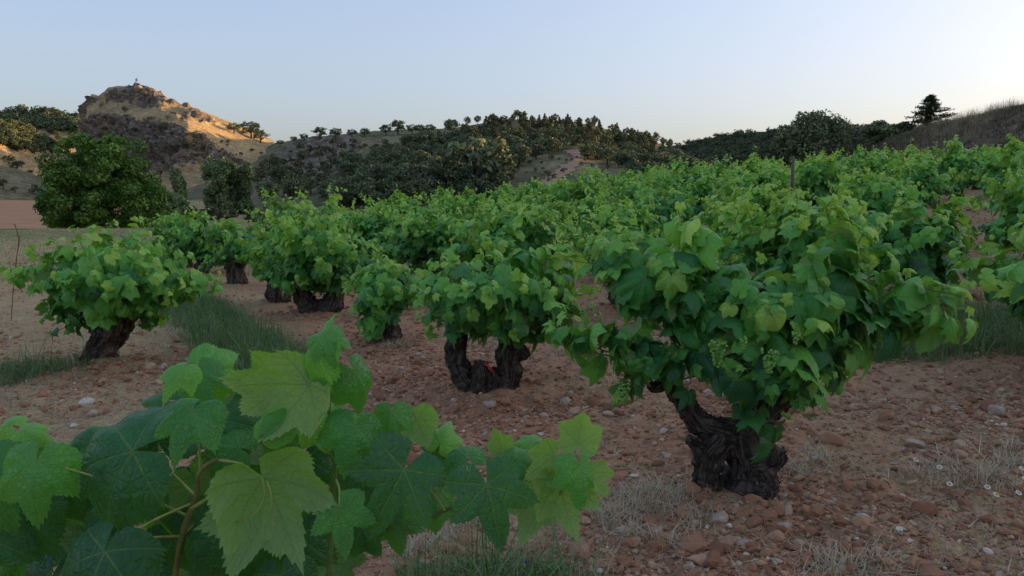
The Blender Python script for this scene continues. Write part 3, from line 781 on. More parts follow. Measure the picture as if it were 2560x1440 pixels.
SPEC['V3'] = dict(tr=.86, Y=FP['V3'][1], label='bush vine with forked U shaped trunk and red tape on its stub', head=[(1150, 815), (1290, 815), (1270, 800), (1180, 800)],
    trunk=[[(1225, 1010, .16, 0), (1222, 985, .15, 0), (1228, 950, .12, 0), (1225, 935, .08, 0)],
           [(1195, 985, .085, 0), (1165, 945, .085, 0), (1140, 900, .082, 0), (1142, 860, .075, 0), (1150, 835, .06, 0), (1135, 800, .05, 0)],
           [(1250, 985, .10, 0), (1272, 940, .095, 0), (1272, 890, .10, 0), (1278, 850, .09, 0), (1290, 800, .06, 0)],
           [(1200, 975, .075, -.1), (1202, 930, .06, -.12), (1200, 905, .042, -.12)], [(1275, 895, .07, 0), (1302, 880, .055, -.05), (1312, 895, .045, -.05)]],
    tips=[(1045, 690, .1), (1075, 660, -.1), (1110, 650, .2), (1130, 645, -.2), (1165, 660, 0), (1210, 650, .3), (1240, 640, -.2), (1275, 632, .1), (1310, 628, -.1), (1345, 650, .2),
          (1390, 600, 0), (1420, 610, -.2), (1445, 640, .2), (1040, 800, .1), (1060, 770, -.2), (1075, 830, 0), (1050, 735, .2), (1100, 790, -.4), (1170, 780, -.5),
          (1240, 830, -.4), (1290, 840, -.5), (1330, 830, -.3), (1400, 800, 0), (1450, 790, .1), (1490, 730, .1), (1470, 670, 0), (1500, 770, 0), (1430, 740, -.3), (1470, 830, -.1), (1380, 830, -.3), (1080, 730, -.4), (1230, 720, -.7), (1320, 720, -.7), (1150, 710, -.6), (1390, 710, -.5), (1355, 860, -.2)],
    extra=26, depth=.6, gap=.052, n=290)
SPEC['VS'] = dict(Y=FP['VS'][1], label='small bush vine leaning over its stump, leaves hanging to the soil', head=[(950, 790), (975, 780)],
    trunk=[[(968, 885, .13, 0), (968, 860, .12, 0), (966, 820, .11, 0), (960, 785, .07, 0)]],
    tips=[(872, 700, 0), (865, 740, .1), (905, 670, .2), (940, 650, 0), (985, 660, -.2), (1020, 670, .1), (1060, 700, 0), (1065, 735, -.2), (890, 770, -.2), (905, 820, -.3), (930, 850, -.3),
          (910, 845, -.2), (1020, 770, 0), (960, 720, -.5), (1000, 720, -.5), (920, 740, -.4), (950, 620, .1)],
    extra=14, depth=.5, gap=.055, n=200)
SPEC['VT'] = dict(Y=FP['VT'][1], label='tall bushy vine on a wide dark low fork behind the green weeds', head=[(770, 720), (820, 720), (800, 700)],
    trunk=[[(795, 815, .2, 0), (795, 790, .19, 0), (795, 765, .17, 0)], [(780, 780, .13, 0), (760, 745, .11, 0), (742, 715, .09, 0)],
           [(810, 780, .14, 0), (835, 750, .12, 0), (842, 715, .08, 0)]],
    tips=[(605, 560, .2), (590, 640, 0), (620, 600, -.2), (645, 520, .3), (680, 530, 0), (725, 500, -.2), (742, 468, .2), (770, 478, 0), (820, 462, .1), (862, 475, -.2), (890, 505, .1), (950, 590, 0),
          (950, 640, .2), (930, 700, -.2), (880, 720, -.4), (640, 690, -.2), (690, 710, -.3), (740, 700, -.5), (820, 700, -.5), (760, 600, -.8), (840, 590, -.8), (700, 620, -.6), (890, 620, -.7), (800, 650, -.9), (990, 660, 0)],
    extra=34, depth=.9, gap=.055, n=300)
SPEC['VM'] = dict(Y=FP['VM'][1], label='bush vine whose stump carries a thin red band', head=[(700, 700)],
    trunk=[[(697, 780, .15, 0), (697, 755, .15, 0), (697, 725, .15, 0), (700, 700, .1, 0)]],
    tips=[(620, 660, 0), (640, 610, .2), (690, 590, .3), (740, 620, 0), (660, 690, -.3), (730, 690, -.3), (600, 600, .4)], extra=12, depth=.6, gap=.06, n=120)
SPEC['VN'] = dict(Y=FP['VN'][1], label='old bush vine on a stout black trunk in dry grass', head=[(592, 640), (600, 650)],
    trunk=[[(594, 730, .17, 0), (592, 712, .16, 0), (590, 680, .15, 0), (585, 645, .12, 0)]],
    tips=[(480, 560, 0), (500, 600, .2), (540, 560, 0), (520, 640, -.4), (560, 540, .2), (600, 560, 0), (640, 550, .3), (560, 650, -.5), (640, 650, -.5), (670, 600, -.2), (600, 600, -.7), (500, 670, -.3), (690, 640, 0)],
    extra=22, depth=.8, gap=.06, n=200)
SPEC['VR'] = dict(Y=FP['VR'][1], label='bush vine on a black spreading stump behind the big nearest vine', head=[(1560, 730), (1630, 720)],
    trunk=[[(1600, 815, .18, 0), (1600, 790, .17, 0), (1590, 765, .14, 0)], [(1590, 785, .11, 0), (1550, 755, .09, 0), (1530, 725, .06, 0)], [(1610, 780, .11, 0), (1650, 750, .09, 0), (1670, 720, .06, 0)]],
    tips=[(1400, 580, 0), (1440, 600, .2), (1480, 560, 0), (1530, 560, .2), (1580, 540, 0), (1640, 570, .2), (1700, 560, 0), (1760, 620, 0), (1780, 680, 0), (1500, 690, -.5), (1600, 690, -.6), (1700, 700, -.4), (1440, 680, 0), (1580, 620, -.8), (1680, 630, -.7), (1500, 640, -.7)],
    extra=24, depth=.8, gap=.06, n=200)
SPEC['V4'] = dict(Y=FP['V4'][1], label='nearest big bush vine with twisted bark, leafy long shoots and green grapes', head=[(1880, 880), (1900, 860), (1930, 880), (1760, 860)],
    trunk=[[(1862, 1275, .16, 0), (1865, 1235, .14, 0), (1882, 1180, .135, 0), (1862, 1130, .105, 0), (1845, 1085, .09, 0)],
           [(1764, 1245, .085, -.02), (1768, 1200, .066, -.02), (1774, 1140, .072, -.03), (1805, 1095, .07, -.02)],
           [(1860, 1090, .075, 0), (1800, 1075, .068, 0), (1748, 1055, .060, 0), (1720, 1020, .050, 0), (1695, 985, .044, 0), (1683, 955, .042, 0), (1690, 935, .036, 0)],
           [(1688, 950, .030, 0), (1660, 955, .026, 0), (1640, 968, .022, 0), (1624, 960, .014, 0)],
           [(1850, 1090, .07, 0), (1895, 1040, .064, .02), (1905, 985, .060, .04), (1900, 930, .056, .05), (1885, 880, .045, .05)],
           [(1900, 1060, .055, 0), (1945, 1010, .05, .05), (1985, 960, .045, .1), (2010, 900, .035, .15)],
           [(1880, 1160, .075, -.03), (1925, 1150, .062, -.05), (1935, 1120, .05, -.04)], [(1770, 1130, .04, -.02), (1740, 1108, .028, -.04), (1720, 1100, .016, -.05)]],
    tips=[(1480, 620, .1, (1760, 850)), (1500, 600, -.05, (1780, 840)), (1410, 650, .1, (1760, 850)), (1400, 600, .2, (1740, 830)), (1520, 700, 0, (1760, 850)), (1560, 640, .1, (1760, 830)), (1660, 570, 0, (1800, 860)), (1700, 560, .15, (1850, 860)), (1640, 640, -.15, (1790, 860)),
          (1800, 640, .1), (1890, 650, .2), (1930, 700, -.1), (2095, 500, 0, (2090, 850)), (2098, 540, -.03, (2085, 850)), (1695, 522, .05, (1820, 860)), (1700, 540, .0, (1800, 850)), (2120, 560, .1, (2060, 860)), (2180, 560, .1, (2070, 850)),
          (2060, 620, -.1, (2040, 880)), (2160, 640, -.1, (2060, 880)), (2210, 700, .1, (2060, 880)), (2270, 680, .2, (2100, 800)), (2030, 700, -.2, (1990, 900)),
          (2300, 770, .05, (2020, 880)), (2430, 765, .1, (2040, 860)), (2350, 790, -.05, (2030, 870)), (2400, 740, 0, (2030, 860)), (2440, 800, .05, (2060, 870)), (2300, 820, 0, (2050, 870)), (1980, 1040, -.2), (2040, 1050, -.15), (1930, 980, -.3), (2080, 940, -.2), (1870, 930, -.3), (2150, 880, -.2), (1800, 960, -.15), (2180, 830, -.15), (2150, 920, 0), (2100, 980, -.05), (2030, 1000, -.15),
          (1990, 960, -.25), (1960, 900, -.3), (1900, 860, -.3), (1850, 840, -.25), (1800, 880, -.2), (1830, 950, -.15), (1830, 760, -.3), (1930, 790, -.35), (2030, 800, -.35), (1720, 760, -.1),
          (1680, 720, -.05, (1800, 850)), (1960, 740, -.3), (2100, 760, -.3)],
    tr=.84, extra=0, depth=.38, gap=.083, n=300, s0=.110)
def build_spec(key, protos, meshes, rng, fib):
    s = SPEC[key]; Y = s['Y']; f = FP[key]
    root = empty('bush_vine', f, s['label'], 'vine', 'gnarled bush vines planted in rows')
    tips = list(s['tips']); sh = fan(s['head'], tips, Y, rng)
    sh += fan(s['head'], scatter_tips(tips, rng, s['extra'], s['depth']), Y, rng)
    nmain = len(sh)
    for e in s.get('more', []): sh.append(np.array([P(a, b, Y + d) for a, b, d in e]))
    ax = P(s['head'][0][0], s['head'][0][1], Y); ax[2] -= .1; ls = []
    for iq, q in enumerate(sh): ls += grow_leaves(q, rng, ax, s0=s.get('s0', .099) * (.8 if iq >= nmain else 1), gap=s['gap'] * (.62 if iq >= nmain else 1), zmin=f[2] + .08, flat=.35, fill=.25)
    build_vine(root, ls, sh, [trunk_px(t, Y) * [1, 1, 1, s.get('tr', 1)] for t in s['trunk']], rng, protos, meshes, s['n'], trunk_seg=44 if fib > 150 else 18, trunk_step=.009 if fib > 150 else .03, fibres=fib)
    return root, ls
# long low shoots of the nearest vine
SPEC['V4']['more'] = [[(1690, 930, 0), (1640, 880, -.05), (1600, 860, -.08), (1560, 830, -.1)], [(1690, 930, 0), (1620, 890, 0), (1520, 880, 0), (1450, 850, .05), (1370, 795, .1)], [(1690, 925, .03), (1610, 885, 0), (1510, 865, -.03), (1440, 850, 0), (1360, 815, .05)], [(1690, 925, 0), (1600, 900, -.03), (1500, 885, 0), (1430, 860, .08), (1390, 850, .1)],
    [(1640, 960, 0), (1590, 930, -.05), (1560, 960, -.1), (1555, 990, -.1)], [(1690, 935, 0), (1730, 900, -.05), (1790, 870, -.1)], [(1700, 950, 0), (1740, 940, -.1), (1780, 950, -.12)],
    [(1650, 950, 0), (1610, 900, .05), (1560, 870, .1), (1540, 900, .1)], [(1900, 1080, -.1), (1900, 1030, -.16), (1885, 1030, -.18)], [(1900, 1110, -.12), (1910, 1070, -.18), (1920, 1050, -.18)],
    [(1690, 935, 0), (1650, 900, -.1), (1590, 900, -.15), (1540, 930, -.15)], [(1700, 960, .05), (1640, 880, .1), (1580, 820, .15)]]
nr_ = np.random.RandomState
root4, ls4 = build_spec('V4', HERO[:], HEROM, nr_(11), 900)
build_spec('V3', MIDL, MIDM, nr_(12), 700)
build_spec('VL', MIDL, MIDM, nr_(13), 400)
build_spec('VS', MIDL, MIDM, nr_(14), 260)
build_spec('VT', MIDL, MIDM, nr_(15), 200)
build_spec('VM', MIDL, MIDM, nr_(16), 100)
build_spec('VN', MIDL, MIDM, nr_(17), 100)
build_spec('VR', MIDL, MIDM, nr_(18), 120)

# ------------------------------------------------------------------ the rows behind: each vine a thing, copied from a few grown ones
def generic_vine(seed, h=1.45, wid=1.02, protos=MIDL, meshes=MIDM, nparts=80, nsh=50, gap=.055):
    rng = nr_(seed); root = empty('bush_vine', (0, 0, 0), 'x', 'vine', 'gnarled bush vines planted in rows')
    th = rng.uniform(-.15, .15, 2)
    tr_ = [np.array([[0, 0, -.08, .17], [0, 0, .05, .14], [th[0], th[1], .22, .12], [th[0] * 1.3, th[1] * 1.3, .34, .10]])]
    heads = []
    for k in range(4):
        a = k * 1.57 + rng.uniform(-.5, .5); r = rng.uniform(.18, .32)
        e = np.array([th[0] + r * math.cos(a), th[1] + r * math.sin(a), rng.uniform(.42, .55)])
        tr_.append(np.array([[th[0], th[1], .22, .09], [*(np.array([th[0], th[1], .3]) * .5 + e * .5 + [0, 0, -.03]), .07], [*e, .045]])); heads.append(e)
    sh, ls = [], []
    for k in range(nsh):
        hd = heads[k % 4]; a = rng.uniform(0, 6.28); el = rng.uniform(-.5, 1.35)
        r = wid * math.cos(el) * rng.uniform(.75, 1.1) if el > 0 else wid * rng.uniform(.5, .85)
        zz = .55 + (h - .55) * math.sin(max(el, 0)) * rng.uniform(.8, 1.12) + (el * .8 if el < 0 else 0)
        if k % 6 == 0: r *= 1.2; zz = .55 + (zz - .55) * 1.12
        elif k % 3 == 1: r *= .8; zz = .5 + (zz - .5) * .82
        q = arc(hd, [r * math.cos(a), r * math.sin(a), max(zz, .2)], rng.uniform(-.06, .14), rng)
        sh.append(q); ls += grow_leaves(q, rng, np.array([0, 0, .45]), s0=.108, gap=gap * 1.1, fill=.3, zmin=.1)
    build_vine(root, ls, sh, tr_, rng, protos, meshes, nparts, trunk_seg=12, trunk_step=.05, fibres=0, world=False)
    return root
def copy_tree(o, parent=None):
    c = o.copy(); col.objects.link(c); c.parent = parent
    for ch in list(o.children): copy_tree(ch, c)
    return c
def kids(o): return [c for c in o.children]
MIDV = [generic_vine(500 + i, h=1.27 + .05 * i, nparts=70) for i in range(5)]
FARV = [generic_vine(600 + i, h=1.38 + .05 * i, protos=LOWL, meshes=MIDM, nparts=0, nsh=44, gap=.06) for i in range(5)]
used = set()
rng = nr_(5)
D = np.array([-.52, .854]); N_ = np.array([.854, .52]); A0 = FP['V4'][:2]
spots = []
def px0(x, y): return 1280 + FPX * x / (y * cp)
for row in range(0, 17):
    for k in range(-8, 22):
        s = k * 2.32 + rng.uniform(-.12, .12) + (row % 2) * .6
        p = A0 + D * s + N_ * (row * 2.75 + rng.uniform(-.1, .1))
        x, y = p
        if row == 0 and k <= 5: continue
        if y < 13.5 or y > 40 + .25 * x: continue
        if x > 23.5 - .04 * (y - 50): continue
        if row == 0 and y > 24: continue
        if x < -8.0 + (y - 20) * .32 and y > 18: continue      # the far corner of the plot is cut off
        px = 1280 + FPX * x / (y * cp + .0)
        if px < -120 or px > 2760: continue
        if any(np.hypot(x - v[0], y - v[1]) < 1.7 for v in FP.values()): continue
        if px < 1560 and px > 1240 and y < 9: continue
        spots.append((x, y, row, k, px))
spots.sort(key=lambda t: t[1])
SET = [(4.3, 5.6, -99, 'bush vine cut by the frame edge, its pale young leaves over bare soil'), (2.9, 7.7, -60, 'vine right behind the nearest vine, showing between its shoots'), (.12, 10.9, -60, 'vine straight behind the crown of the U shaped vine'),
       (-1.3, 13.4, -60, 'vine behind the left fork of the U shaped vine'), (4.45, 8.9, -98, 'dark dense bush vine beyond the long right hand shoot of the nearest vine'), (3.1, 10.9, -60, 'vine two rows behind the nearest vine, right of its trunk'),
       (1.75, 12.8, -60, 'vine right behind the black spreading stump'), (.45, 14.7, -60, 'vine two rows behind the U shaped vine'), (7.0, 10.2, -60, 'vine at the frame edge behind the pale leaved one'), (5.75, 12.1, -60, 'vine up the slope behind the dark dense one'),
       (4.4, 14.0, -60, 'vine up the slope below the wooden stake'), (3.1, 15.9, -60, 'vine up the slope left of the wooden stake'), (-2.6, 15.2, -60, 'vine behind the small leaning vine'), (-3.9, 16.2, -60, 'vine behind the tall bushy vine'),
       (-6.3, 15.7, -60, 'vine behind the round bush vine with dry grass at its foot'), (8.4, 12.0, -60, 'second vine up the slope at the frame edge')]
for q in reversed(SET): spots.insert(0, (q[0], q[1], 1, q[2], 1280 + FPX * q[0] / q[1]))
final = []
for s in spots:
    if all(np.hypot(s[0] - q[0], s[1] - q[1]) > 1.75 for q in final) and all(np.hypot(s[0] - v[0], s[1] - v[1]) > 1.6 for v in FP.values()): final.append(s)
NEARLAB = ['bush vine cut by the frame edge, its pale young leaves over bare soil', 'dark dense bush vine beyond the long right hand shoot of the nearest vine']
MIDLAB = {2060: 'dark leafed vine behind the tallest upright shoot of the nearest vine', 1750: 'vine filling the gap behind the upper shoots of the nearest vine', 870: 'vine showing between the tall bushy vine and the small leaning vine',
 1480: 'vine between the forked vine and the black spreading stump, one row back', 1345: 'vine straight behind the crown of the U shaped vine', 2523: 'second vine back at the frame edge above the bare soil', 1196: 'vine hidden low behind the left fork of the U shaped vine',
 2461: 'vine two rows behind the bare soil near the frame edge', 1856: 'vine three rows behind the nearest vine, left of its upright shoot', 2170: 'vine three rows behind the nearest vine, right of its upright shoot', 2588: 'third vine back, half outside the frame edge',
 507: 'vine behind the round bush vine with dry grass at its foot', 1645: 'vine right behind the black spreading stump, two rows back'}
for i, (x, y, row, k, px) in enumerate(final):
    pool = MIDV if y < 17 else FARV
    src = pool[rng.randint(len(pool))]
    if id(src) not in used: used.add(id(src)); o = src
    else: o = copy_tree(src)
    o.location = (x, y, float(G(x, y)) - .02); o.rotation_euler.z = rng.uniform(0, 6.28)
    sc = (rng.uniform(.82, 1.16) if k > -60 else rng.uniform(.94, 1.06)) * (1.1 if k <= -98 else 1.04 if k == -60 else 1); o.scale = (sc, sc, sc * rng.uniform(.9, 1.06))
    dt = float(max(0, rng.normal() * .09 + .03))
    for ch in o.children:
        if ch.name.startswith('foliage'): ch.color = (dt, 0, 0, 1)
        elif ch.name.startswith('leaf'): ch.color = (ch.color[0] + dt, 0, 0, 1)
    if px > 1450 and k > -60: o.scale = tuple(v * 1.06 for v in o.scale)
    if k <= -60: o['label'] = next(q[3] for q in SET if q[0] == x and q[1] == y); o['group'] = 'bush vines of the middle rows'
    elif y < 17 and min(abs(px - a) for a in MIDLAB) < 25:
        o['label'] = MIDLAB[min(MIDLAB, key=lambda a: abs(px - a))]; o['group'] = 'bush vines of the middle rows'
    elif y < 17: o['label'] = 'leafy bush vine in the middle rows with dark stump'; o['group'] = 'bush vines of the middle rows'
    else: o['label'] = 'distant bush vine merging into the green rows up the slope'; o['group'] = 'bush vines of the far rows'
for o in MIDV + FARV:
    if id(o) not in used:
        for c in list(o.children): bpy.data.objects.remove(c)
        bpy.data.objects.remove(o)
# ================================================================== THE VINE RIGHT IN FRONT (each leaf drawn from the photo)
# (px, py of the petiole point, distance, radius in photo px, tip direction (deg, 0 = right, 90 = down), yaw, pitch, back?, tint, proto)
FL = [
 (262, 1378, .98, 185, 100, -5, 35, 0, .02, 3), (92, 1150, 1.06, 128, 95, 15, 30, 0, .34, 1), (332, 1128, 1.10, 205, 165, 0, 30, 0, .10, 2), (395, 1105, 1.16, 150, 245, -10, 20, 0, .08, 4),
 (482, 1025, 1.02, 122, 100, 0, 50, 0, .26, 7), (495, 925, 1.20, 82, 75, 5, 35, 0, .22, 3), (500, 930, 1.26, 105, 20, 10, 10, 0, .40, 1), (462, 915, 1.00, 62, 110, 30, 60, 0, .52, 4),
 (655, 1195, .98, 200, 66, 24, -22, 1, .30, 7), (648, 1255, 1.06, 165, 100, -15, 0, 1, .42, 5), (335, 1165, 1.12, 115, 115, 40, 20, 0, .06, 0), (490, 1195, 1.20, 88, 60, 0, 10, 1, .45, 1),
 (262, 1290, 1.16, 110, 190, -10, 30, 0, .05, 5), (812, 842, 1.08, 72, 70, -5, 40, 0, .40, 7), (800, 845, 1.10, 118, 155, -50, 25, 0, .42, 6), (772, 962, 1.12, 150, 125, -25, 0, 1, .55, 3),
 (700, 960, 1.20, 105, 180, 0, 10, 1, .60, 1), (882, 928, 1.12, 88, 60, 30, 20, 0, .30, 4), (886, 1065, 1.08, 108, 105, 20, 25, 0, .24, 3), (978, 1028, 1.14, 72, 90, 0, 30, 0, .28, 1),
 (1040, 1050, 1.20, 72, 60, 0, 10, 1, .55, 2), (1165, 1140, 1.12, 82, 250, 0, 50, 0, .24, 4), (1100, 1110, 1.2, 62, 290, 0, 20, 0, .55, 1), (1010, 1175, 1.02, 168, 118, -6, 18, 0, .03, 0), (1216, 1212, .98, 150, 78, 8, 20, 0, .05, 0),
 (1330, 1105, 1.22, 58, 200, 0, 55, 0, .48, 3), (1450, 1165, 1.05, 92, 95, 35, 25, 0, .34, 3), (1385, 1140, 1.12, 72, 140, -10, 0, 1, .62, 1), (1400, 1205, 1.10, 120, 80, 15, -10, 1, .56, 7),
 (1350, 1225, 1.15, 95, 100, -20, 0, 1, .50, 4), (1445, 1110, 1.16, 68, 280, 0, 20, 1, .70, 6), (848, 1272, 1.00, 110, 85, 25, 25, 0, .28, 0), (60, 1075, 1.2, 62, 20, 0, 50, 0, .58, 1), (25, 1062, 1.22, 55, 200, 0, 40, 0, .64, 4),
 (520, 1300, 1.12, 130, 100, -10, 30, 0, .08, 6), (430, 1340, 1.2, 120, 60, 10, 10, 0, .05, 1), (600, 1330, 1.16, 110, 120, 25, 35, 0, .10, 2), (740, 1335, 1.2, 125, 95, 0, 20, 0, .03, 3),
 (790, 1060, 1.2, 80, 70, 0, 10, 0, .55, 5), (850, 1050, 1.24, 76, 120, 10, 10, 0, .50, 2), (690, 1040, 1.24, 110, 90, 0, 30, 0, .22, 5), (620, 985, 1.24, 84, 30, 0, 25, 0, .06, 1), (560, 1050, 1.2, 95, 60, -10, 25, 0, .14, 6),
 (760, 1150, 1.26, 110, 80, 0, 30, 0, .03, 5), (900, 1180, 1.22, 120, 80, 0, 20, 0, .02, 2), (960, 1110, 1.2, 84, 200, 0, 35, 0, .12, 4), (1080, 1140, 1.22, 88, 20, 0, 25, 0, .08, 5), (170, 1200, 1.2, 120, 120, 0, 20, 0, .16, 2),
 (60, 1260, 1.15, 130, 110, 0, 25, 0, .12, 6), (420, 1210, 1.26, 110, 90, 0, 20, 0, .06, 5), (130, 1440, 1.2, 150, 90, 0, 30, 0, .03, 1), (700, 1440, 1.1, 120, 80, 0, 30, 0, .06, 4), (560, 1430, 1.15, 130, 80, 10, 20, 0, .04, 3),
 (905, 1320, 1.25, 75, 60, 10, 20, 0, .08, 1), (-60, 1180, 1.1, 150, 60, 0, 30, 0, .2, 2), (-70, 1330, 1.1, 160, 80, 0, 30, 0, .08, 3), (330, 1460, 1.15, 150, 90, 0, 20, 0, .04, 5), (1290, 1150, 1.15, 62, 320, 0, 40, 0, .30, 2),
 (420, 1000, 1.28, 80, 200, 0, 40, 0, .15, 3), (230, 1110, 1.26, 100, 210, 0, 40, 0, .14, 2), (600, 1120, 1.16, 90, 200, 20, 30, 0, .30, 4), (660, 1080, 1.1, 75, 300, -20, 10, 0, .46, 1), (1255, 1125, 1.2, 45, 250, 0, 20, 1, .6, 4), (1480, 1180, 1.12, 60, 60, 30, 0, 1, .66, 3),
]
FILL = [(200, 1175), (300, 1240), (50, 1330), (160, 1290), (380, 1270), (450, 1240), (570, 1180), (610, 1230), (720, 1110), (740, 1240), (930, 1240), (1090, 1225), (120, 1215), (230, 1330), (350, 1370), (480, 1380), (640, 1400),
        (820, 1390), (0, 1220), (300, 1100), (560, 1000), (690, 1150), (880, 1130), (40, 1140), (-20, 1400), (980, 1290)]
_r = nr_(9)
for (a, b) in FILL: FL.append((a, b, _r.uniform(1.24, 1.36), _r.uniform(85, 125), _r.uniform(50, 130), _r.uniform(-30, 30), _r.uniform(0, 45), int(_r.uniform() < .2), _r.uniform(.02, .24), _r.randint(8)))
def cam_basis():
    Rt = np.array([1, 0, 0.]); Up = np.array([0, sp, cp]); Bk = np.array([0, -cp, sp]); return Rt, Up, Bk
Rt, Up, Bk = cam_basis()
FROOT = np.array([-.62, 1.32, float(G(-.62, 1.32))])
froot = empty('bush_vine', FROOT, 'vine right in front with very large leaves and a raised leafy shoot', 'vine', 'gnarled bush vines planted in rows')
rng = nr_(77)
fl = []
STEMS = {}
for (px, py, Yd, rad, ang, yaw, pit, back, tint, pr) in FL:
    pos = P(px, py, Yd); size = rad / FPX * Yd / .98
    a = R(ang); tip = Rt * math.cos(a) - Up * math.sin(a)
    yw, pt = R(yaw), R(pit)
    n = Bk * math.cos(yw) * math.cos(pt) + Rt * math.sin(yw) * math.cos(pt) + Up * math.sin(pt)
    if back: n = -n
    tip = nrm(tip - n * np.dot(tip, n)); x = np.cross(tip, n)
    T = np.stack([x * size, tip * size, n * size, pos - FROOT], 1)
    o = mk_obj('leaf', HEROM[pr], froot, Matrix([list(map(float, r)) for r in T] + [[0, 0, 0, 1]]), (float(max(0, tint)), 0, 0, 1))
    fl.append((pos, tip, n, size, tint))
def ftube(name, path, mat, seg=8, step=.01):
    q = np.array([list(P(a, b, d) - FROOT) + [r] for a, b, d, r in path])
    return mk_obj(name, tubes_mesh(name, [q], mat, seg=seg, step=step), froot)
ftube('shoot', [(430, 1500, 1.15, .0048), (455, 1340, 1.12, .0044), (490, 1240, 1.10, .004), (500, 1180, 1.08, .0036), (545, 1150, 1.06, .003), (600, 1160, 1.05, .002)], M['brown_cane'])
ftube('shoot', [(820, 1500, 1.12, .0042), (832, 1250, 1.12, .0036), (838, 1140, 1.12, .0032), (822, 1020, 1.11, .0028), (824, 960, 1.11, .0024), (800, 900, 1.10, .0018), (795, 888, 1.1, .001)], M['cane'])
ftube('shoot', [(1080, 1290, 1.24, .004), (1150, 1262, 1.22, .0036), (1280, 1236, 1.19, .003), (1400, 1235, 1.14, .0024), (1440, 1240, 1.12, .0018)], M['cane'])
ftube('shoot', [(480, 1270, 1.1, .003), (560, 1225, 1.06, .0026), (640, 1210, 1.03, .0022)], M['petiole'])
PT = [((500, 1170), 1.08, (482, 1025)), ((545, 1150), 1.06, (655, 1195)), ((824, 1010), 1.11, (772, 962)), ((822, 960), 1.11, (882, 928)), ((800, 905), 1.1, (812, 842)), ((838, 1140), 1.12, (886, 1065)),
      ((1280, 1230), 1.12, (1216, 1212)), ((1110, 1275), 1.18, (1010, 1175)), ((1400, 1235), 1.1, (1450, 1165)), ((1380, 1232), 1.1, (1385, 1140)), ((1350, 1230), 1.11, (1350, 1225)), ((455, 1340), 1.12, (262, 1378)),
      ((490, 1240), 1.1, (332, 1128)), ((840, 1200), 1.12, (848, 1272)), ((475, 1260), 1.1, (262, 1378)), ((832, 1120), 1.12, (790, 1060)), ((470, 1290), 1.12, (92, 1150)), ((455, 1340), 1.12, (520, 1300))]
for (a, d, b) in PT:
    m = min(FL, key=lambda f: (f[0] - b[0]) ** 2 + (f[1] - b[1]) ** 2)
    ftube('petiole', [(a[0], a[1], d, .0022), ((a[0] + b[0]) / 2 + 4, (a[1] + b[1]) / 2 - 12, (d + m[2]) / 2 + .01, .0018), (m[0], m[1], m[2] + .003, .0016)], M['petiole'], 6)
ftube('tendril', [(655, 1195, .97, .0016), (662, 1230, .965, .0014), (650, 1270, .96, .0012), (618, 1296, .96, .001), (590, 1305, .965, .0007)], M['petiole'], 6)
ftube('tendril', [(668, 1205, .965, .0014), (680, 1250, .96, .0012), (672, 1290, .96, .0009), (690, 1320, .962, .0006)], M['petiole'], 6)
ftube('tendril', [(838, 1150, 1.1, .0012), (800, 1100, 1.08, .001), (795, 1050, 1.08, .0008), (808, 1030, 1.08, .0005)], M['petiole'], 6)
mk_obj('trunk', tubes_mesh('trunk', [np.array([[0, 0, -.1, .16], [0, 0, .1, .12], [.03, .02, .3, .11], [.0, .05, .45, .08]])], M['bark'], seg=18, step=.03, amp=.011, lump=.3), froot)
for e in ([.3, -.05, .6], [-.28, -.1, .55], [.1, .2, .62]):
    mk_obj('arm', tubes_mesh('arm', [np.array([[.0, .02, .32, .08], [e[0] * .6, e[1] * .6, .45, .06], [e[0], e[1], e[2], .035]])], M['bark'], seg=14, step=.03, amp=.01, lump=.3), froot)
# the rest of its crown, lower and behind
sh, ls = [], []
ax = FROOT + [0, 0, .5]
for i in range(22):
    a = rng.uniform(-.5, 3.6); r = rng.uniform(.3, .75)
    q = arc(FROOT + [rng.uniform(-.2, .2), rng.uniform(-.1, .2), .55], FROOT + [r * math.cos(a), abs(r * math.sin(a)) * .5 - .15, rng.uniform(.3, .74)], .05, rng)
    sh.append(q); ls += [l for l in grow_leaves(q, rng, ax, gap=.07) if l[0][2] < .70 + .10 * (l[0][0] < -.3) and l[0][0] < .1]
ls = [l for l in ls if l[0][1] > 1.05]
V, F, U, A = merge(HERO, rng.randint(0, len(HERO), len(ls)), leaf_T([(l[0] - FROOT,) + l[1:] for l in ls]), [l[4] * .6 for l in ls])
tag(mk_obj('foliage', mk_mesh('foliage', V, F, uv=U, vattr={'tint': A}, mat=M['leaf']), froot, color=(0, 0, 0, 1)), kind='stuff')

# ------------------------------------------------------------------ grapes, red tapes, cut wood
def ico(sub):
    import bmesh
    bm = bmesh.new(); bmesh.ops.create_icosphere(bm, subdivisions=sub, radius=1.0)
    V = np.array([v.co[:] for v in bm.verts]); F = np.array([[v.index for v in f.verts] for f in bm.faces]); bm.free(); return {'V': V, 'F': F}
I1, I2, I3 = ico(1), ico(2), ico(3)
def cluster(px, py, Y, n, L, rg, parent):
    p0 = P(px, py, Y); rs = nr_(int(px)); pos = []
    for k in range(n):
        t = rs.uniform() ** .8; r = (1 - t * .75) * L * .36; a = rs.uniform(0, 6.28); q = rs.uniform(.5, 1) ** .5
        pos.append(p0 + [r * q * math.cos(a), r * q * math.sin(a), -t * L])
    pos = np.array(pos) - np.array(parent.location); s = rs.uniform(.85, 1.15, n) * rg
    T = np.concatenate([np.tile(np.eye(3)[None], (n, 1, 1)) * s[:, None, None], pos[:, :, None]], 2)
    V, F, _, _ = merge([I2], np.zeros(n, int), T)
    tag(mk_obj('grape_cluster', mk_mesh('grape_cluster', V, F, mat=M['grape']), parent), kind='stuff')
cluster(1925, 872, FP['V4'][1] - .42, 70, .105, .0080, root4); cluster(1860, 842, FP['V4'][1] - .46, 26, .05, .0065, root4)
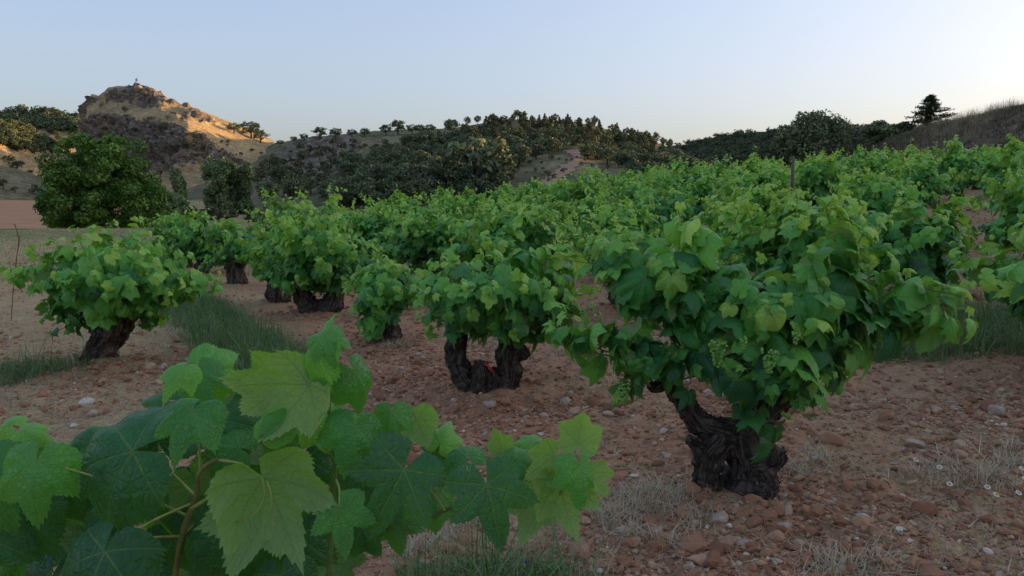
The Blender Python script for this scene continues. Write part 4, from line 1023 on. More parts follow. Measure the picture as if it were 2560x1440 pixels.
cluster(1560, 955, FP['V4'][1] - .2, 60, .10, .0068, root4); cluster(1795, 850, FP['V4'][1] - .36, 60, .12, .0068, root4); cluster(1990, 830, FP['V4'][1] - .45, 24, .05, .006, root4)
def strip(name, path, w, mat, label, cat, group=None):
    V, F = [], []
    for i, (a, b, d) in enumerate(path):
        c = P(a, b, d)
        for s, t in ((-1, 0), (1, 0), (1, .0015), (-1, .0015)): V.append(c + np.array([0, -t, s * w / 2]))
        if i:
            o = (i - 1) * 4
            for j in range(4): F.append((o + j, o + (j + 1) % 4, o + 4 + (j + 1) % 4, o + 4 + j))
    return tag(mk_obj(name, mk_mesh(name, V, np.array(F), mat=mat, smooth=False)), label, cat, group)
Y3 = FP['V3'][1]
strip('tape', [(1212, 908, Y3 - .22), (1220, 914, Y3 - .24), (1228, 922, Y3 - .25), (1234, 932, Y3 - .24), (1236, 940, Y3 - .2)], .022, M['red_tape'], 'red tape tied round the stub of the U shaped trunk', 'tape', 'red marker tapes')
strip('tape', [(1832, 1010, FP['V4'][1] - .10), (1838, 1012, FP['V4'][1] - .11), (1848, 1014, FP['V4'][1] - .10)], .012, M['red_tape'], 'short red tape on the twisted bark of the big vine', 'tape', 'red marker tapes')
strip('tape', [(672, 741, FP['VM'][1] - .16), (680, 742, FP['VM'][1] - .18), (690, 741, FP['VM'][1] - .17)], .010, M['red_tape'], 'thin red band round the small stump beyond the weeds', 'tape', 'red marker tapes')
# ================================================================== STONES AND CLODS
def stone_protos(base, n, seed, cuts):
    out = []
    for k in range(n):
        rs = nr_(seed + k); V = base['V'].copy()
        V = V * (1 + .13 * fbm(V[:, 0] * 1.1 + k * 7, V[:, 1] * 1.1, V[:, 2] * 1.1, 3))[:, None]
        for _ in range(cuts):
            d = nrm(rs.normal(size=3)); h = rs.uniform(.42, .82); q = V @ d; V = V - np.maximum(q - h, 0)[:, None] * d * .92
        V = V * [1, rs.uniform(.6, .9), rs.uniform(.42, .72)]
        out.append({'V': V, 'F': base['F']})
    return out
ST1 = stone_protos(I1, 8, 10, 2); ST2 = stone_protos(I2, 14, 30, 9); ST3 = stone_protos(I3, 14, 60, 8)
rng = nr_(21)
def stone_density(x, y):
    n = fbm(x * .9, y * .9, 11.1, 4)
    d = .45 + 1.5 * sst(-.1, .5, n)
    d = d * (1 - .65 * straw_mask(x, y)) * (1 - .6 * np.clip(green_mask(x, y), 0, 1))
    d = d + 1.2 * np.exp(-(((x - FP['V4'][0]) / .5) ** 2 + ((y - FP['V4'][1] + .1) / .4) ** 2)) + .9 * np.exp(-(((x - FP['V3'][0]) / .9) ** 2 + ((y - 5.2) / .7) ** 2)) + 1.0 * np.exp(-(((x + 3.2) / .6) ** 2 + ((y - 6.2) / .5) ** 2)) + .8 * np.exp(-(((x - .7) / .8) ** 2 + ((y - 2.9) / .35) ** 2))
    return d
def scatter(n, y0, y1, k=.74, dens=None):
    y = y0 + (y1 - y0) * rng.uniform(size=n); x = rng.uniform(-k, k, n) * (y + .6)
    if dens is not None:
        keep = rng.uniform(size=n) < np.clip(dens(x, y), 0, 2) / 2; x, y = x[keep], y[keep]
    return x, y
def gnorm(x, y):
    e = .03; dx = (Gnear(x + e, y) - Gnear(x - e, y)) / (2 * e); dy = (Gnear(x, y + e) - Gnear(x, y - e)) / (2 * e)
    return nrm(np.stack([-dx, -dy, np.ones_like(dx)], 1))
def stones_T(x, y, s, sink=.25):
    n = len(x); Rm = rand_rot(rng, n)
    # mostly lying on their flat side
    a = rng.uniform(0, 6.28, n); ca, sa = np.cos(a), np.sin(a); t = rng.normal(size=(n, 2)) * .3
    X = nrm(np.stack([ca, sa, t[:, 0]], 1)); Zv = nrm(np.stack([t[:, 1], t[:, 0], np.ones(n)], 1)); Yv = nrm(np.cross(Zv, X)); X = np.cross(Yv, Zv)
    pos = np.stack([x, y, Gnear(x, y) + s * (.5 - sink) * .62], 1)
    return np.concatenate([(X * s[:, None])[:, :, None], (Yv * s[:, None])[:, :, None], (Zv * s[:, None])[:, :, None], pos[:, :, None]], 2)
def clear_of_vines(x, y, r=.17):
    ok = np.ones(len(x), bool)
    for v in list(FP.values()): ok &= np.hypot(x - v[0], y - v[1]) > r
    return ok
specs = [('pebbles', ST1, 110000, 2.0, 8.0, .0078, .5), ('gravel', ST1, 42000, 7, 20, .013, .45), ('small_stones', ST2, 25000, 2.0, 8.5, .0165, .42)]
STC = stone_protos(I2, 8, 90, 2)
for p_ in STC: p_['V'] = p_['V'] * (1 + .22 * fbm(p_['V'][:, 0] * 2.3, p_['V'][:, 1] * 2.3, p_['V'][:, 2] * 2.3, 3))[:, None]
specs.append(('clods', STC, 5200, 2.1, 10.5, .027, .38))
for nm, pr, n, y0, y1, s0, sg in specs:
    x, y = scatter(n, y0, y1, dens=stone_density); k = clear_of_vines(x, y); x, y = x[k], y[k]
    s = s0 * np.exp(rng.normal(size=len(x)) * sg) * (1.0 if nm != 'gravel' else 1 + (y - 6) * .03)
    tint = np.clip(rng.beta(1.6, 2.6, len(x)) + (rng.uniform(size=len(x)) < .05) * .4, 0, 1)
    if nm == 'clods': tint = rng.uniform(0, .3, len(x))
    V, F, _, A = merge(pr, rng.randint(0, len(pr), len(x)), stones_T(x, y, s), tint)
    tag(mk_obj(nm, mk_mesh(nm, V, F, vattr={'tint': A}, mat=M['stone'], smooth=nm == 'gravel'), color=(0, 0, 0, 1)), 'small reddish stones and clods scattered over the soil', kind='stuff')
STM = [mk_mesh('stone', p['V'], p['F'], mat=M['stone'], smooth=True) for p in ST3]
def one_stone(x, y, s, tint, pi, label, group='stones lying on the red soil', rot=None, flat=1.0):
    T = stones_T(np.array([x]), np.array([y]), np.array([s]))[0]
    T[:, 2] *= flat
    o = mk_obj('stone', STM[pi], None, Matrix([list(map(float, r)) for r in T] + [[0, 0, 0, 1]]), (float(tint), 0, 0, 1))
    return tag(o, label, 'stone', group)
# stones one can point to in the photo: px, py, half size px, tint, label
NAMED = [(1395, 1065, 0, 0, None), (1520, 1043, 15, .80, 'grey stone on bare red soil between the two forked vines'), (1660, 1079, 14, .92, 'pale oval stone on the soil left of the twisted trunk'),
 (1795, 1305, 30, .82, 'flat greyish slab of stone at the foot of the big vine'), (1605, 1208, 16, .86, 'bluish grey stone beside dry straw'), (1547, 1195, 30, .35, 'long reddish boulder lying aslant near the hanging pale leaf'),
 (2490, 1035, 26, .84, 'largest grey boulder at the weedy edge of the bare soil'), (2345, 1035, 18, .72, 'pinkish flat stone near the grey boulder'), (2290, 1120, 28, .82, 'grey white stone half buried in dry grass'),
 (2078, 1105, 28, .45, 'pink angular stone on the soil behind the hanging leaf'), (1990, 1232, 22, .12, 'dark red clod on the crest of the loose mound'), (2195, 1345, 16, .5, 'rounded orange stone low on the loose soil'),
 (2150, 1385, 18, .66, 'pale pink pebble above the dry thistle'), (1750, 1412, 34, .6, 'broad flat brown stone at the lower edge'), (1865, 1395, 13, .95, 'white shard of stone standing on edge'),
 (1822, 1320, 10, .97, 'small white stone beside the greyish slab'), (2528, 1390, 24, .55, 'orange stone at the lower corner of the soil'), (218, 1015, 20, .96, 'white stone on the gravel beside the front leaves'),
 (232, 1040, 18, .82, 'grey slanting stone below the white one'), (405, 925, 14, .9, 'pale stone in the heap at the thick trunk'), (372, 926, 20, .74, 'pinkish stone heaped against the thick trunk'),
 (395, 960, 16, .70, 'rounded pink stone in the stony heap'), (182, 1068, 12, .99, 'small bright white stone just above the front leaves'), (1225, 1020, 22, .83, 'grey stone at the foot of the forked trunk'), (1262, 1012, 18, .4, 'squarish red stone beside the forked trunk'),
 (1075, 935, 15, .45, 'reddish stone left of the forked trunk'), (1360, 1045, 14, .85, 'mauve grey stone in front of the forked vine'), (1295, 1325, 20, .6, 'pinkish boulder in the green weeds'), (1700, 1290, 18, .3, 'red wedge of stone left of the greyish slab'),
 (1640, 1330, 20, .5, 'brown rounded stone in the straw'), (1470, 1270, 22, .4, 'large reddish clod under the hanging pale leaf'), (2400, 1150, 20, .6, 'brown stone among chamomile stalks')]
for (px, py, s, tint, lab) in NAMED:
    if not lab: continue
    p = hit(px, py, g=Gnear); one_stone(p[0], p[1], s / FPX * p[1] * 1.1, tint, (px * 7 + py) % len(STM), lab, group=None)
cnt = 0
x, y = scatter(1500, 2.2, 7.2, dens=stone_density); k = clear_of_vines(x, y, .2); x, y = x[k], y[k]
for a, b in zip(x, y):
    if cnt >= 262: break
    s = .030 * math.exp(rng.normal() * .33) * (1 + .05 * (b - 3))
    one_stone(a, b, s, np.clip(rng.beta(1.7, 2.2) + (rng.uniform() < .06) * .4, 0, 1), rng.randint(len(STM)), 'fist sized reddish stone lying among many on the soil'); cnt += 1

# ================================================================== STRAW, WEEDS, FLOWERS
def blades(name, pos, L, w, bend, lean, mat, label, tint, nseg=3, up=1.0):
    n = len(pos); a = rng.uniform(0, 6.28, n); d = np.stack([np.cos(a), np.sin(a), np.zeros(n)], 1); sd_ = np.stack([-np.sin(a), np.cos(a), np.zeros(n)], 1)
    vs = []
    for k in range(nseg + 1):
        t = k / nseg
        c = pos + d * (L * (lean * t + bend * t * t))[:, None] + np.array([0, 0, 1]) * (L * up * (t - .35 * np.abs(bend) * t * t))[:, None]
        ww = (w * (1 - t * .9))[:, None]
        vs += [c - sd_ * ww, c + sd_ * ww]
    V = np.stack(vs, 1).reshape(-1, 3); m = 2 * (nseg + 1)
    f = np.array([[2 * k, 2 * k + 1, 2 * k + 3, 2 * k + 2] for k in range(nseg)])
    F = (f[None] + (np.arange(n) * m)[:, None, None]).reshape(-1, 4)
    me = mk_mesh(name, V, F, vattr={'tint': np.repeat(tint, m)}, mat=mat)
    return tag(mk_obj(name, me), label, kind='stuff')
def gpos(x, y, dz=0.0): return np.stack([x, y, Gnear(x, y) + dz], 1)
# lying straw
x, y = scatter(90000, 2.1, 11, dens=lambda a, b: .22 + 1.6 * straw_mask(a, b)); n = len(x)
blades('lying_straw', gpos(x, y, .006), rng.uniform(.03, .15, n), rng.uniform(.0015, .0034, n), rng.normal(size=n) * .3, np.ones(n), M['straw'], 'broken dry straw lying over the soil', np.clip(rng.normal(size=n) * .22 + .5, 0, 1), 2, up=.10)
# standing dry tufts
def tufts(cx, cy, nper, rad, Lm, wm, up=.8, lean=.7):
    xs_ = np.repeat(cx, nper) + rng.normal(size=len(cx) * nper) * rad; ys_ = np.repeat(cy, nper) + rng.normal(size=len(cx) * nper) * rad; n = len(xs_)
    return xs_, ys_, rng.uniform(.5, 1.2, n) * Lm, rng.uniform(.6, 1.3, n) * wm
tp = [hit(*q, g=Gnear)[:2] for q in [(1560, 1245), (1600, 1265), (1530, 1290), (1640, 1275), (1690, 1250), (1590, 1340), (1680, 1370), (1735, 1300), (1510, 1310), (2110, 1430), (2180, 1425), (2060, 1440), (1620, 1230),
      (2510, 1160), (2540, 1130), (2420, 1215), (2470, 1190), (2350, 1175), (2300, 1190), (2540, 1230), (2060, 1150), (2000, 1190), (1240, 870), (1400, 880), (1450, 850), (980, 870), (1010, 860), (1150, 1300), (1100, 1350), (1040, 1380)]]
cx, cy = np.array(tp).T
a, b, L, w_ = tufts(cx, cy, 110, .055, .11, .0026); n = len(a)
blades('dry_grass_tufts', gpos(a, b), L, w_, rng.normal(size=n) * .5, rng.normal(size=n) * .7, M['straw'], 'bleached dry grass tufts among the stones', np.clip(rng.normal(size=n) * .15 + .92, 0, 1), 3, up=.6)
x, y = scatter(5200, 2.4, 26, k=.72, dens=lambda a, b: 1.5 * straw_mask(a, b) * sst(-.2, .4, fbm(a * 1.3, b * 1.3, 2.2, 3))); 
a, b, L, w_ = tufts(x, y, 12, .06, .09, .0017); n = len(a)
blades('dry_grass', gpos(a, b), L, w_ * (1 + .08 * b), rng.normal(size=n) * .4, rng.normal(size=n) * .6, M['straw'], 'thin dry grass standing over the ground', np.clip(rng.normal(size=n) * .22 + .45, 0, 1), 2, up=.8)
# green weeds
x, y = scatter(170000, 2.2, 14, dens=lambda a, b: 2.2 * sst(.25, .8, green_mask(a, b))); n = len(x)
h = .06 + .15 * np.clip(green_mask(x, y), 0, 1)
blades('green_weeds', gpos(x, y), h * rng.uniform(.35, 1.7, n) * (.6 + .9 * sst(-.3, .5, fbm(x * 5, y * 5, 1.1, 3))), rng.uniform(.002, .005, n), rng.normal(size=n) * .8, rng.normal(size=n) * .6, M['weed'], 'low green weeds between the vine rows', np.clip(rng.normal(size=n) * .25 + .35, 0, 1), 3, up=1.0)
x, y = scatter(110000, 2.0, 16, dens=lambda a, b: 2.2 * sst(.2, .8, green_mask(a, b))); a, b, L, w_ = tufts(x, y, 6, .012, .02, .005); n = len(a)
blades('weed_leaflets', gpos(a, b, .0) + np.stack([0 * a, 0 * a, rng.uniform(.01, .12, n) * np.clip(green_mask(a, b), .2, 1)], 1), L, w_, rng.normal(size=n) * .4, rng.normal(size=n) * .8, M['weed'], 'small leaves of the green weeds', np.clip(rng.normal(size=n) * .25 + .4, 0, 1), 2, up=.6)
x, y = scatter(2600, 2.2, 12, dens=lambda a, b: .22); a, b, L, w_ = tufts(x, y, 16, .018, .03, .003); n = len(a)
blades('small_weeds', gpos(a, b), L, w_, rng.normal(size=n) * .4, rng.normal(size=n) * .8, M['weed'], 'tiny green seedlings on the soil', np.clip(rng.normal(size=n) * .25 + .5, 0, 1), 2, up=.8)
x, y = scatter(26000, 2.0, 14, dens=lambda a, b: 1.6 * sst(.15, .6, green_mask(a, b))); n = len(x)
blades('seed_stalks', gpos(x, y), rng.uniform(.10, .30, n), rng.uniform(.001, .002, n), rng.normal(size=n) * .4, rng.normal(size=n) * .4, M['straw'], 'thin dry seed stalks standing in the green weeds', np.clip(rng.normal(size=n) * .2 + .5, 0, 1), 3, up=1.0)
# meadow beyond the vines on the left
x, y = scatter(70000, 13, 60, k=.70, dens=lambda a, b: 2 * (1 - sst(-6, 0, a + .2 * b)) * (b > 14)); n = len(x)
blades('meadow_grass', gpos(x, y), rng.uniform(.04, .11, n), rng.uniform(.004, .010, n), rng.normal(size=n) * .4, rng.normal(size=n) * .3, M['weed'], 'thin grey green grass on the flat ground beyond the vines', np.clip(rng.normal(size=n) * .2 + .75, 0, 1), 2)
def flower(px, py, kind, label, h=.09):
    p = hit(px, py, g=Gnear); rs = nr_(int(px + py)); root = empty(kind, p, label, 'flower', 'little wild flowers in the weeds')
    st = np.array([[0, 0, 0, .0012], [rs.uniform(-.02, .02), 0, h * .6, .001], [rs.uniform(-.03, .03), rs.uniform(-.02, .02), h, .0009]])
    mk_obj('stem', tubes_mesh('stem', [st], M['cane'], seg=5, step=.02), root); top = st[-1][:3]
    Vc = I1['V'] * [.0075, .0075, .0055] + top
    mk_obj('flower_centre', mk_mesh('flower_centre', Vc, I1['F'], mat=M['yellow'] if kind == 'chamomile' else M['violet']), root)
    V, F = [], []; nrm_t = nrm(np.array([rs.uniform(-.3, .3), -.6, 1.0]))
    X_ = nrm(np.cross(nrm_t, [0, 1, .2])); Y_ = np.cross(nrm_t, X_); m = 12 if kind == 'chamomile' else 6
    for k in range(m):
        a = k * 6.283 / m; d = X_ * math.cos(a) + Y_ * math.sin(a); e = -X_ * math.sin(a) + Y_ * math.cos(a); o = len(V); q = 1.0 if kind == 'chamomile' else .8
        V += [top + d * .005, top + d * .012 * q + e * .003 - nrm_t * .001, top + d * .0145 * q - nrm_t * .004, top + d * .012 * q - e * .003 - nrm_t * .001]; F.append((o, o + 1, o + 2, o + 3))
    mk_obj('petals', mk_mesh('petals', V, np.array(F), mat=M['petal'] if kind == 'chamomile' else M['violet']), root)
for q in [(2295, 1150, 'white chamomile flower beside the half buried stone'), (2340, 1175, 'chamomile with bright yellow heart in dry grass'), (2372, 1215, 'chamomile flower low among the lying straw'), (2462, 1228, 'yellow hearted chamomile by a dark clod'),
          (2480, 1245, 'chamomile bent over its neighbour'), (2535, 1180, 'chamomile near the tall dry ear of grass'), (2542, 1245, 'outermost white chamomile of the patch'), (2545, 1205, 'white chamomile between two taller stalks')]:
    flower(q[0], q[1] + 40, 'chamomile', q[2])
flower(1308, 1440, 'violet_flower', 'tiny violet flower in the green weeds', .06)
# thin yellow cane standing at the left edge, pale tag on it
def poly_tube(name, pts, r, mat, parent=None): return mk_obj(name, tubes_mesh(name, [np.concatenate([np.array(pts, float), np.full((len(pts), 1), r)], 1)], mat, seg=6, step=.1), parent)
c0 = hit(28, 805, g=Gnear); root = empty('dry_stalk', c0, 'tall thin yellow stalk standing beside the round bush vine', 'stalk')
q = [P(a, b, c0[1]) - c0 for a, b in [(28, 805), (32, 740), (42, 640), (47, 600), (40, 570), (36, 560)]]
poly_tube('stem', q, .006, M['straw'], root); poly_tube('side_stem', [P(a, b, c0[1]) - c0 for a, b in [(42, 640), (48, 610), (50, 588)]], .004, M['straw'], root)
# grey wooden stake among the far rows
s0_ = hit(1983, 560, g=G); sy = 13.0
b0 = P(1980, 470, 15.0); b0[2] = float(G(b0[0], b0[1])); tp_ = P(1983, 392, 15.0)
tag(mk_obj('stake', tubes_mesh('stake', [np.array([[*b0, .035], [*((b0 + tp_) / 2), .033], [*tp_, .030]])], M['wood'], seg=8, step=.3, lump=.1)), 'weathered grey wooden stake rising above the vine tops', 'stake')
# ================================================================== TREES
def crown(rng, rx, rz, ncl, npc, size, cl=.34, shape='round', bottom=-.55):
    """leaf clumps spread through a crown centred on the origin"""
    cs = []
    while len(cs) < ncl:
        d = nrm(rng.normal(size=3)); r = rng.uniform(.55, .92)
        if shape == 'cone': h = rng.uniform(0, 1) ** 1.2; a = rng.uniform(0, 6.28); q = np.array([math.cos(a) * (1 - h) * rng.uniform(.3, 1), math.sin(a) * (1 - h) * rng.uniform(.3, 1), h * 2 - 1])
        elif shape == 'umbrella': q = d * r; q[2] = abs(q[2]) * .8 + rng.uniform(-.2, .1)
        elif shape == 'lobed':
            L_ = [(0, 0, .2, .8), (-.5, .1, -.15, .55), (.48, -.1, .0, .58), (.15, .3, .3, .62), (-.22, -.3, .36, .55), (.5, .1, -.45, .5), (-.35, -.2, -.5, .55), (.0, -.35, -.3, .6)][rng.randint(8)]; q = np.array(L_[:3]) + d * rng.uniform(.6, 1.0) * L_[3]
        elif shape == 'column': q = d * r; q[0] *= .8; q[1] *= .8; q[2] = rng.uniform(-1, .95)
        else: q = d * r
        if q[2] < bottom and shape not in ('cone', 'column', 'lobed'): continue
        cs.append(q)
    cs = np.array(cs); N = ncl * npc
    c = np.repeat(cs, npc, 0); d = nrm(rng.normal(size=(N, 3)) + [0, 0, .25]); rad = cl * rng.uniform(.5, 1.05, (N, 1)) * np.repeat(rng.uniform(.7, 1.25, ncl), npc)[:, None]
    if shape == 'cone': rad = rad * .7
    p = (c + d * rad * [1, 1, .8]) * [rx, rx, rz]
    n = nrm(d * .8 + rng.normal(size=(N, 3)) * .6 + [0, 0, .3]); u = nrm(np.cross(n, rng.normal(size=(N, 3)))); v = np.cross(n, u)
    s = (size * rng.uniform(.6, 1.3, N))[:, None]; k = rng.uniform(.35, .7, N)[:, None]
    V = np.stack([p - u * s, p + v * s * k + n * s * .2, p + u * s, p - v * s * k + n * s * .1], 1).reshape(-1, 3)
    F = np.arange(N * 4).reshape(-1, 4)
    tint = np.clip(.45 + rng.normal(size=N) * .16 + np.repeat(rng.normal(size=ncl) * .17, npc), 0, 1)
    return V, F, np.repeat(tint, 4)
def limbs(rng, h, r, crown_z, rx, n=5):
    out = [np.array([[0, 0, -.6, r * 1.3], [0, 0, 0, r * 1.1], [rng.uniform(-.1, .1) * h * .3, rng.uniform(-.1, .1) * h * .3, h * .45, r * .8], [rng.uniform(-.1, .1) * h * .3, 0, h * .8, r * .35]])]
    for k in range(n):
        a = rng.uniform(0, 6.28); z0 = rng.uniform(.3, .55) * h; e = rx * rng.uniform(.5, .8)
        out.append(np.array([[0, 0, z0, r * .5], [e * .5 * math.cos(a), e * .5 * math.sin(a), z0 + h * .15, r * .3], [e * math.cos(a), e * math.sin(a), z0 + h * rng.uniform(.15, .4), r * .1]]))
    return out
def tree_proto(kind, seed, H, W, mat, ncl, npc, size, cl=.34, shape='round', trunk=.3, bottom=-.55, name='crown'):
    rng = nr_(seed); hz = H * (1 - trunk) / 2
    V, F, A = crown(rng, W / 2 / (1 + cl * .7), hz / (1 + cl * .5), ncl, npc, size, cl, shape, bottom); V = V + [0, 0, H - hz]
    cm = mk_mesh('crown', V, F, vattr={'tint': A}, mat=mat, smooth=True)
    tm = tubes_mesh('trunk', limbs(rng, H * .85, max(.05, W * .035), H - hz, W / 2, 4), M['tree_bark'], seg=6, step=1.0, amp=0)
    return kind, cm, tm
def place_tree(proto, loc, rz, sc, label, group=None, scz=None, cat='tree'):
    kind, cm, tm = proto; root = empty(kind, loc, label, cat, group); root.rotation_euler.z = rz
    root.scale = (sc, sc, scz or sc); mk_obj('crown', cm, root); mk_obj('trunk', tm, root); return root
OAKS = [tree_proto('holm_oak', 700 + i, 5.0, 6.6, M['oak'], 38, 36, .27, .34, trunk=.03, bottom=-1.0) for i in range(6)]
OAKU = [tree_proto('holm_oak', 720 + i, 5.0, 7.0, M['oak'], 34, 34, .26, .34, 'round', trunk=.15, bottom=-.7) for i in range(3)]
PINES = [tree_proto('pine_tree', 740 + i, 6.6, 6.0, M['pine'], 36, 34, .27, .36, 'cone' if i == 0 else 'round', trunk=.12, bottom=-.8) for i in range(4)]
SHR = [tree_proto('shrub', 760 + i, 1.5, 2.0, M['shrub'], 12, 20, .14, .4, trunk=.05, name='foliage') for i in range(4)]
rng = nr_(31)
def inpoly(x, y, poly):
    c = False; j = len(poly) - 1
    for i in range(len(poly)):
        if (poly[i][1] > y) != (poly[j][1] > y) and x < (poly[j][0] - poly[i][0]) * (y - poly[i][1]) / (poly[j][1] - poly[i][1]) + poly[i][0]: c = not c
        j = i
    return c
placed = []
def forest(poly, n, protos, sc, label, group, minpx, hills=None, cat='tree', tries=60, onto=None, sz=None):
    bx = [p[0] for p in poly]; by = [p[1] for p in poly]; k = 0; t = 0
    while k < n and t < n * tries:
        t += 1; px, py = rng.uniform(min(bx), max(bx)), rng.uniform(min(by), max(by))
        if not inpoly(px, py, poly): continue
        if any(abs(px - a) < minpx and abs(py - b) < minpx * .5 for a, b in placed): continue
        h = on_hill(px, py, hills)
        if h is None: continue
        placed.append((px, py)); s = rng.uniform(*sc)
        place_tree(protos[rng.randint(len(protos))], h[0], rng.uniform(0, 6.28), s, label, group, s * rng.uniform(.85, 1.15), cat); k += 1
    return k
WH = ['wooded_hill']
G1 = 'oaks and pines of the dark wood'
# wood on the hill: pines on the crest and right, oaks elsewhere
n1 = forest([(1100, 325), (1180, 300), (1240, 280), (1330, 276), (1450, 286), (1560, 308), (1690, 352), (1690, 400), (1560, 395), (1450, 372), (1330, 365), (1200, 372)], 150, PINES, (.42, .72), 'slender dark pine in the wood on the hilltop', G1, 9, WH)
n2 = forest([(880, 425), (1000, 372), (1100, 345), (1190, 345), (1300, 368), (1420, 378), (1330, 400), (1260, 440), (1260, 470), (1130, 490), (950, 500), (880, 470)], 120, OAKS, (.65, 1.05), 'dark round oak in the dense wood below the hilltop', G1, 15, WH)
n3 = forest([(820, 480), (900, 440), (1080, 470), (1250, 480), (1240, 515), (1000, 520), (820, 520)], 34, OAKS, (.45, .8), 'lower oak at the foot of the wooded hill', G1, 20, WH)
n4 = forest([(1440, 385), (1560, 380), (1700, 400), (1800, 430), (1800, 470), (1600, 470), (1560, 430)], 42, OAKS, (.5, .9), 'dark bushy oak right of the clearing', G1, 18, WH)
# single trees of the left shoulder
for (px, py, s, lab) in [(800, 343, 1.0, 'round oak on the skyline left of the two'), (838, 341, .9, 'round oak standing on the skyline ridge'), (880, 338, .7, 'flat topped oak on the skyline ridge'), (912, 337, .75, 'small oak on the ridge right of the flat one'),
      (965, 333, .85, 'oak leaning over the ridge edge'), (995, 331, 1.15, 'highest skyline oak on the bare shoulder'), (1030, 330, .85, 'oak touching the highest skyline oak'), (1050, 329, .8, 'bare stemmed oak beside the sunlit strip'), (1075, 328, .8, 'last oak before the dense wood'),
      (760, 346, .6, 'low oak at the dip of the skyline'), (735, 350, .5, 'bush like oak above the rocky slope'), (700, 360, .55, 'first small oak right of the castle hill'), (1130, 330, 1.1, 'tall oak at the edge of the wood')]:
    h = on_hill(px, py + 6, WH) or on_hill(px, py + 14, WH)
    if h: place_tree(OAKU[int(px) % 3], h[0], px, s, lab, 'oaks along the skyline')
# single darker trees in the open slope
for (px, py, s, lab) in [(1190, 492, 2.0, 'biggest dark oak at the foot of the wooded hill'), (1105, 500, 1.25, 'round oak left of the biggest oak'), (1070, 470, .9, 'narrow oak behind the round oak'), (1000, 500, 1.0, 'oak at the lower edge of the wood'), (905, 510, .95, 'oak above the vines, near the slope foot'),
      (1500, 400, .9, 'broad oak at the upper bend of the track'), (1470, 398, .8, 'oak hiding the bend of the track'), (1570, 420, .7, 'squat oak right of the track'), (700, 455, .9, 'dark oak on the rocky slope'), (735, 475, .9, 'oak below the rocks'), (690, 420, .6, 'small oak by the pale terrace'),
      (730, 500, .8, 'oak low on the rocky slope'), (670, 500, .7, 'oak bush at the slope foot'), (755, 400, .6, 'lone bush oak under the ridge'), (1235, 400, 1.0, 'oak with light top at the wood edge'), (1310, 390, .9, 'oak overlooking the clearing'), (1340, 398, .8, 'small oak overlooking the clearing'), (1255, 420, 1.0, 'dark oak beside the clearing')]:
    h = on_hill(px, py, WH)
    if h: place_tree(OAKS[int(px + py) % 6], h[0], px, s, lab, 'single oaks on the open slope')
forest([(640, 400), (860, 360), (1000, 350), (900, 420), (860, 500), (640, 510)], 100, SHR, (.7, 2.1), 'low dark shrub on the rocky slope', 'shrubs of the open slopes', 12, WH, 'shrub')
forest([(1270, 420), (1420, 390), (1560, 430), (1560, 470), (1300, 490)], 34, SHR, (.35, .9), 'small shrub on the pale clearing', 'shrubs of the open slopes', 10, WH, 'shrub')
# castle hill
CH = ['castle_rock_hill']
for (px, py, s, pr, lab) in [(420, 256, .55, 0, 'lone bush on the skyline below the castle ruin'), (585, 328, .95, 1, 'oak on the sunlit castle slope, lowest of the group'), (628, 338, 1.45, 0, 'tallest oak on the sunlit castle slope'), (652, 352, 1.1, 2, 'last oak down the castle slope'), (606, 332, .5, 1, 'slim oak between two larger ones'),
      (470, 365, .8, 1, 'bright green bush on the sunlit rocks'), (510, 372, .5, 1, 'small green bush below the sunlit edge'), (455, 300, .5, 2, 'dark bush on the cliff edge')]:
    h = on_hill(px, py + (4 if s < .7 else 6), CH) or on_hill(px, py + 14, CH)
    if h: place_tree((OAKU if s > .9 else SHR if s < .7 else OAKS)[pr], h[0], px, s * (2.2 if s < .7 else 1), lab, 'oaks and bushes on the castle hill')
forest([(230, 300), (300, 240), (430, 290), (460, 420), (420, 450), (230, 420)], 30, SHR, (.6, 1.6), 'dark shrub clinging to the cliff', 'shrubs on the cliff', 12, CH, 'shrub')
forest([(470, 330), (620, 370), (740, 405), (720, 430), (560, 420), (480, 380)], 24, SHR, (.5, 1.2), 'small shrub on the dry castle slope', 'shrubs on the castle slope', 12, CH, 'shrub')
# left hills
forest([(60, 335), (215, 330), (215, 370), (120, 380)], 12, OAKS, (.6, 1.0), 'scattered oak under the far left wood', 'oaks of the far left hill', 12, ['distant_left_hill'])
forest([(-30, 330), (30, 325), (80, 345), (140, 372), (130, 392), (60, 385), (0, 365)], 40, OAKS, (.6, 1.0), 'oak glowing in the last sunlight on the left slope', 'sunlit oaks of the left slope', 10, ['left_slope'])
forest([(-20, 400), (140, 420), (200, 450), (100, 440), (0, 420)], 9, SHR, (1, 2.2), 'dark bush on the shaded left slope', 'bushes of the left slope', 14, ['left_slope'], 'shrub')
forest([(0, 455), (200, 470), (200, 490), (0, 490)], 8, SHR, (.8, 1.6), 'bush at the far edge of the ploughed field', 'bushes behind the field', 14, ['grassy_hillock'], 'shrub')
# the far wood that reads as one mass
def mass(name, poly, n, sc, hills, label, mat, protoset, lo=0.0):
    bx = [p[0] for p in poly]; by = [p[1] for p in poly]; T = []; A = []
    while len(T) < n:
        px, py = rng.uniform(min(bx), max(bx)), rng.uniform(min(by), max(by))
        if not inpoly(px, py, poly): continue
        h = on_hill(px, py, hills)
        if h is None: n -= 1; continue
        s = rng.uniform(*sc); a = rng.uniform(0, 6.28); c, d = math.cos(a) * s, math.sin(a) * s
        T.append([[c, -d, 0, h[0][0]], [d, c, 0, h[0][1]], [0, 0, s, h[0][2]]]); A.append(rng.uniform(-.3, .2))
    V, F, _, t = merge(protoset, rng.randint(0, len(protoset), n), np.array(T), np.array(A))
    base = np.concatenate([np.zeros(0)])
    return tag(mk_obj(name, mk_mesh(name, V, F, vattr={'tint': np.clip(.45 + t, 0, 1)}, mat=mat)), label, kind='stuff')
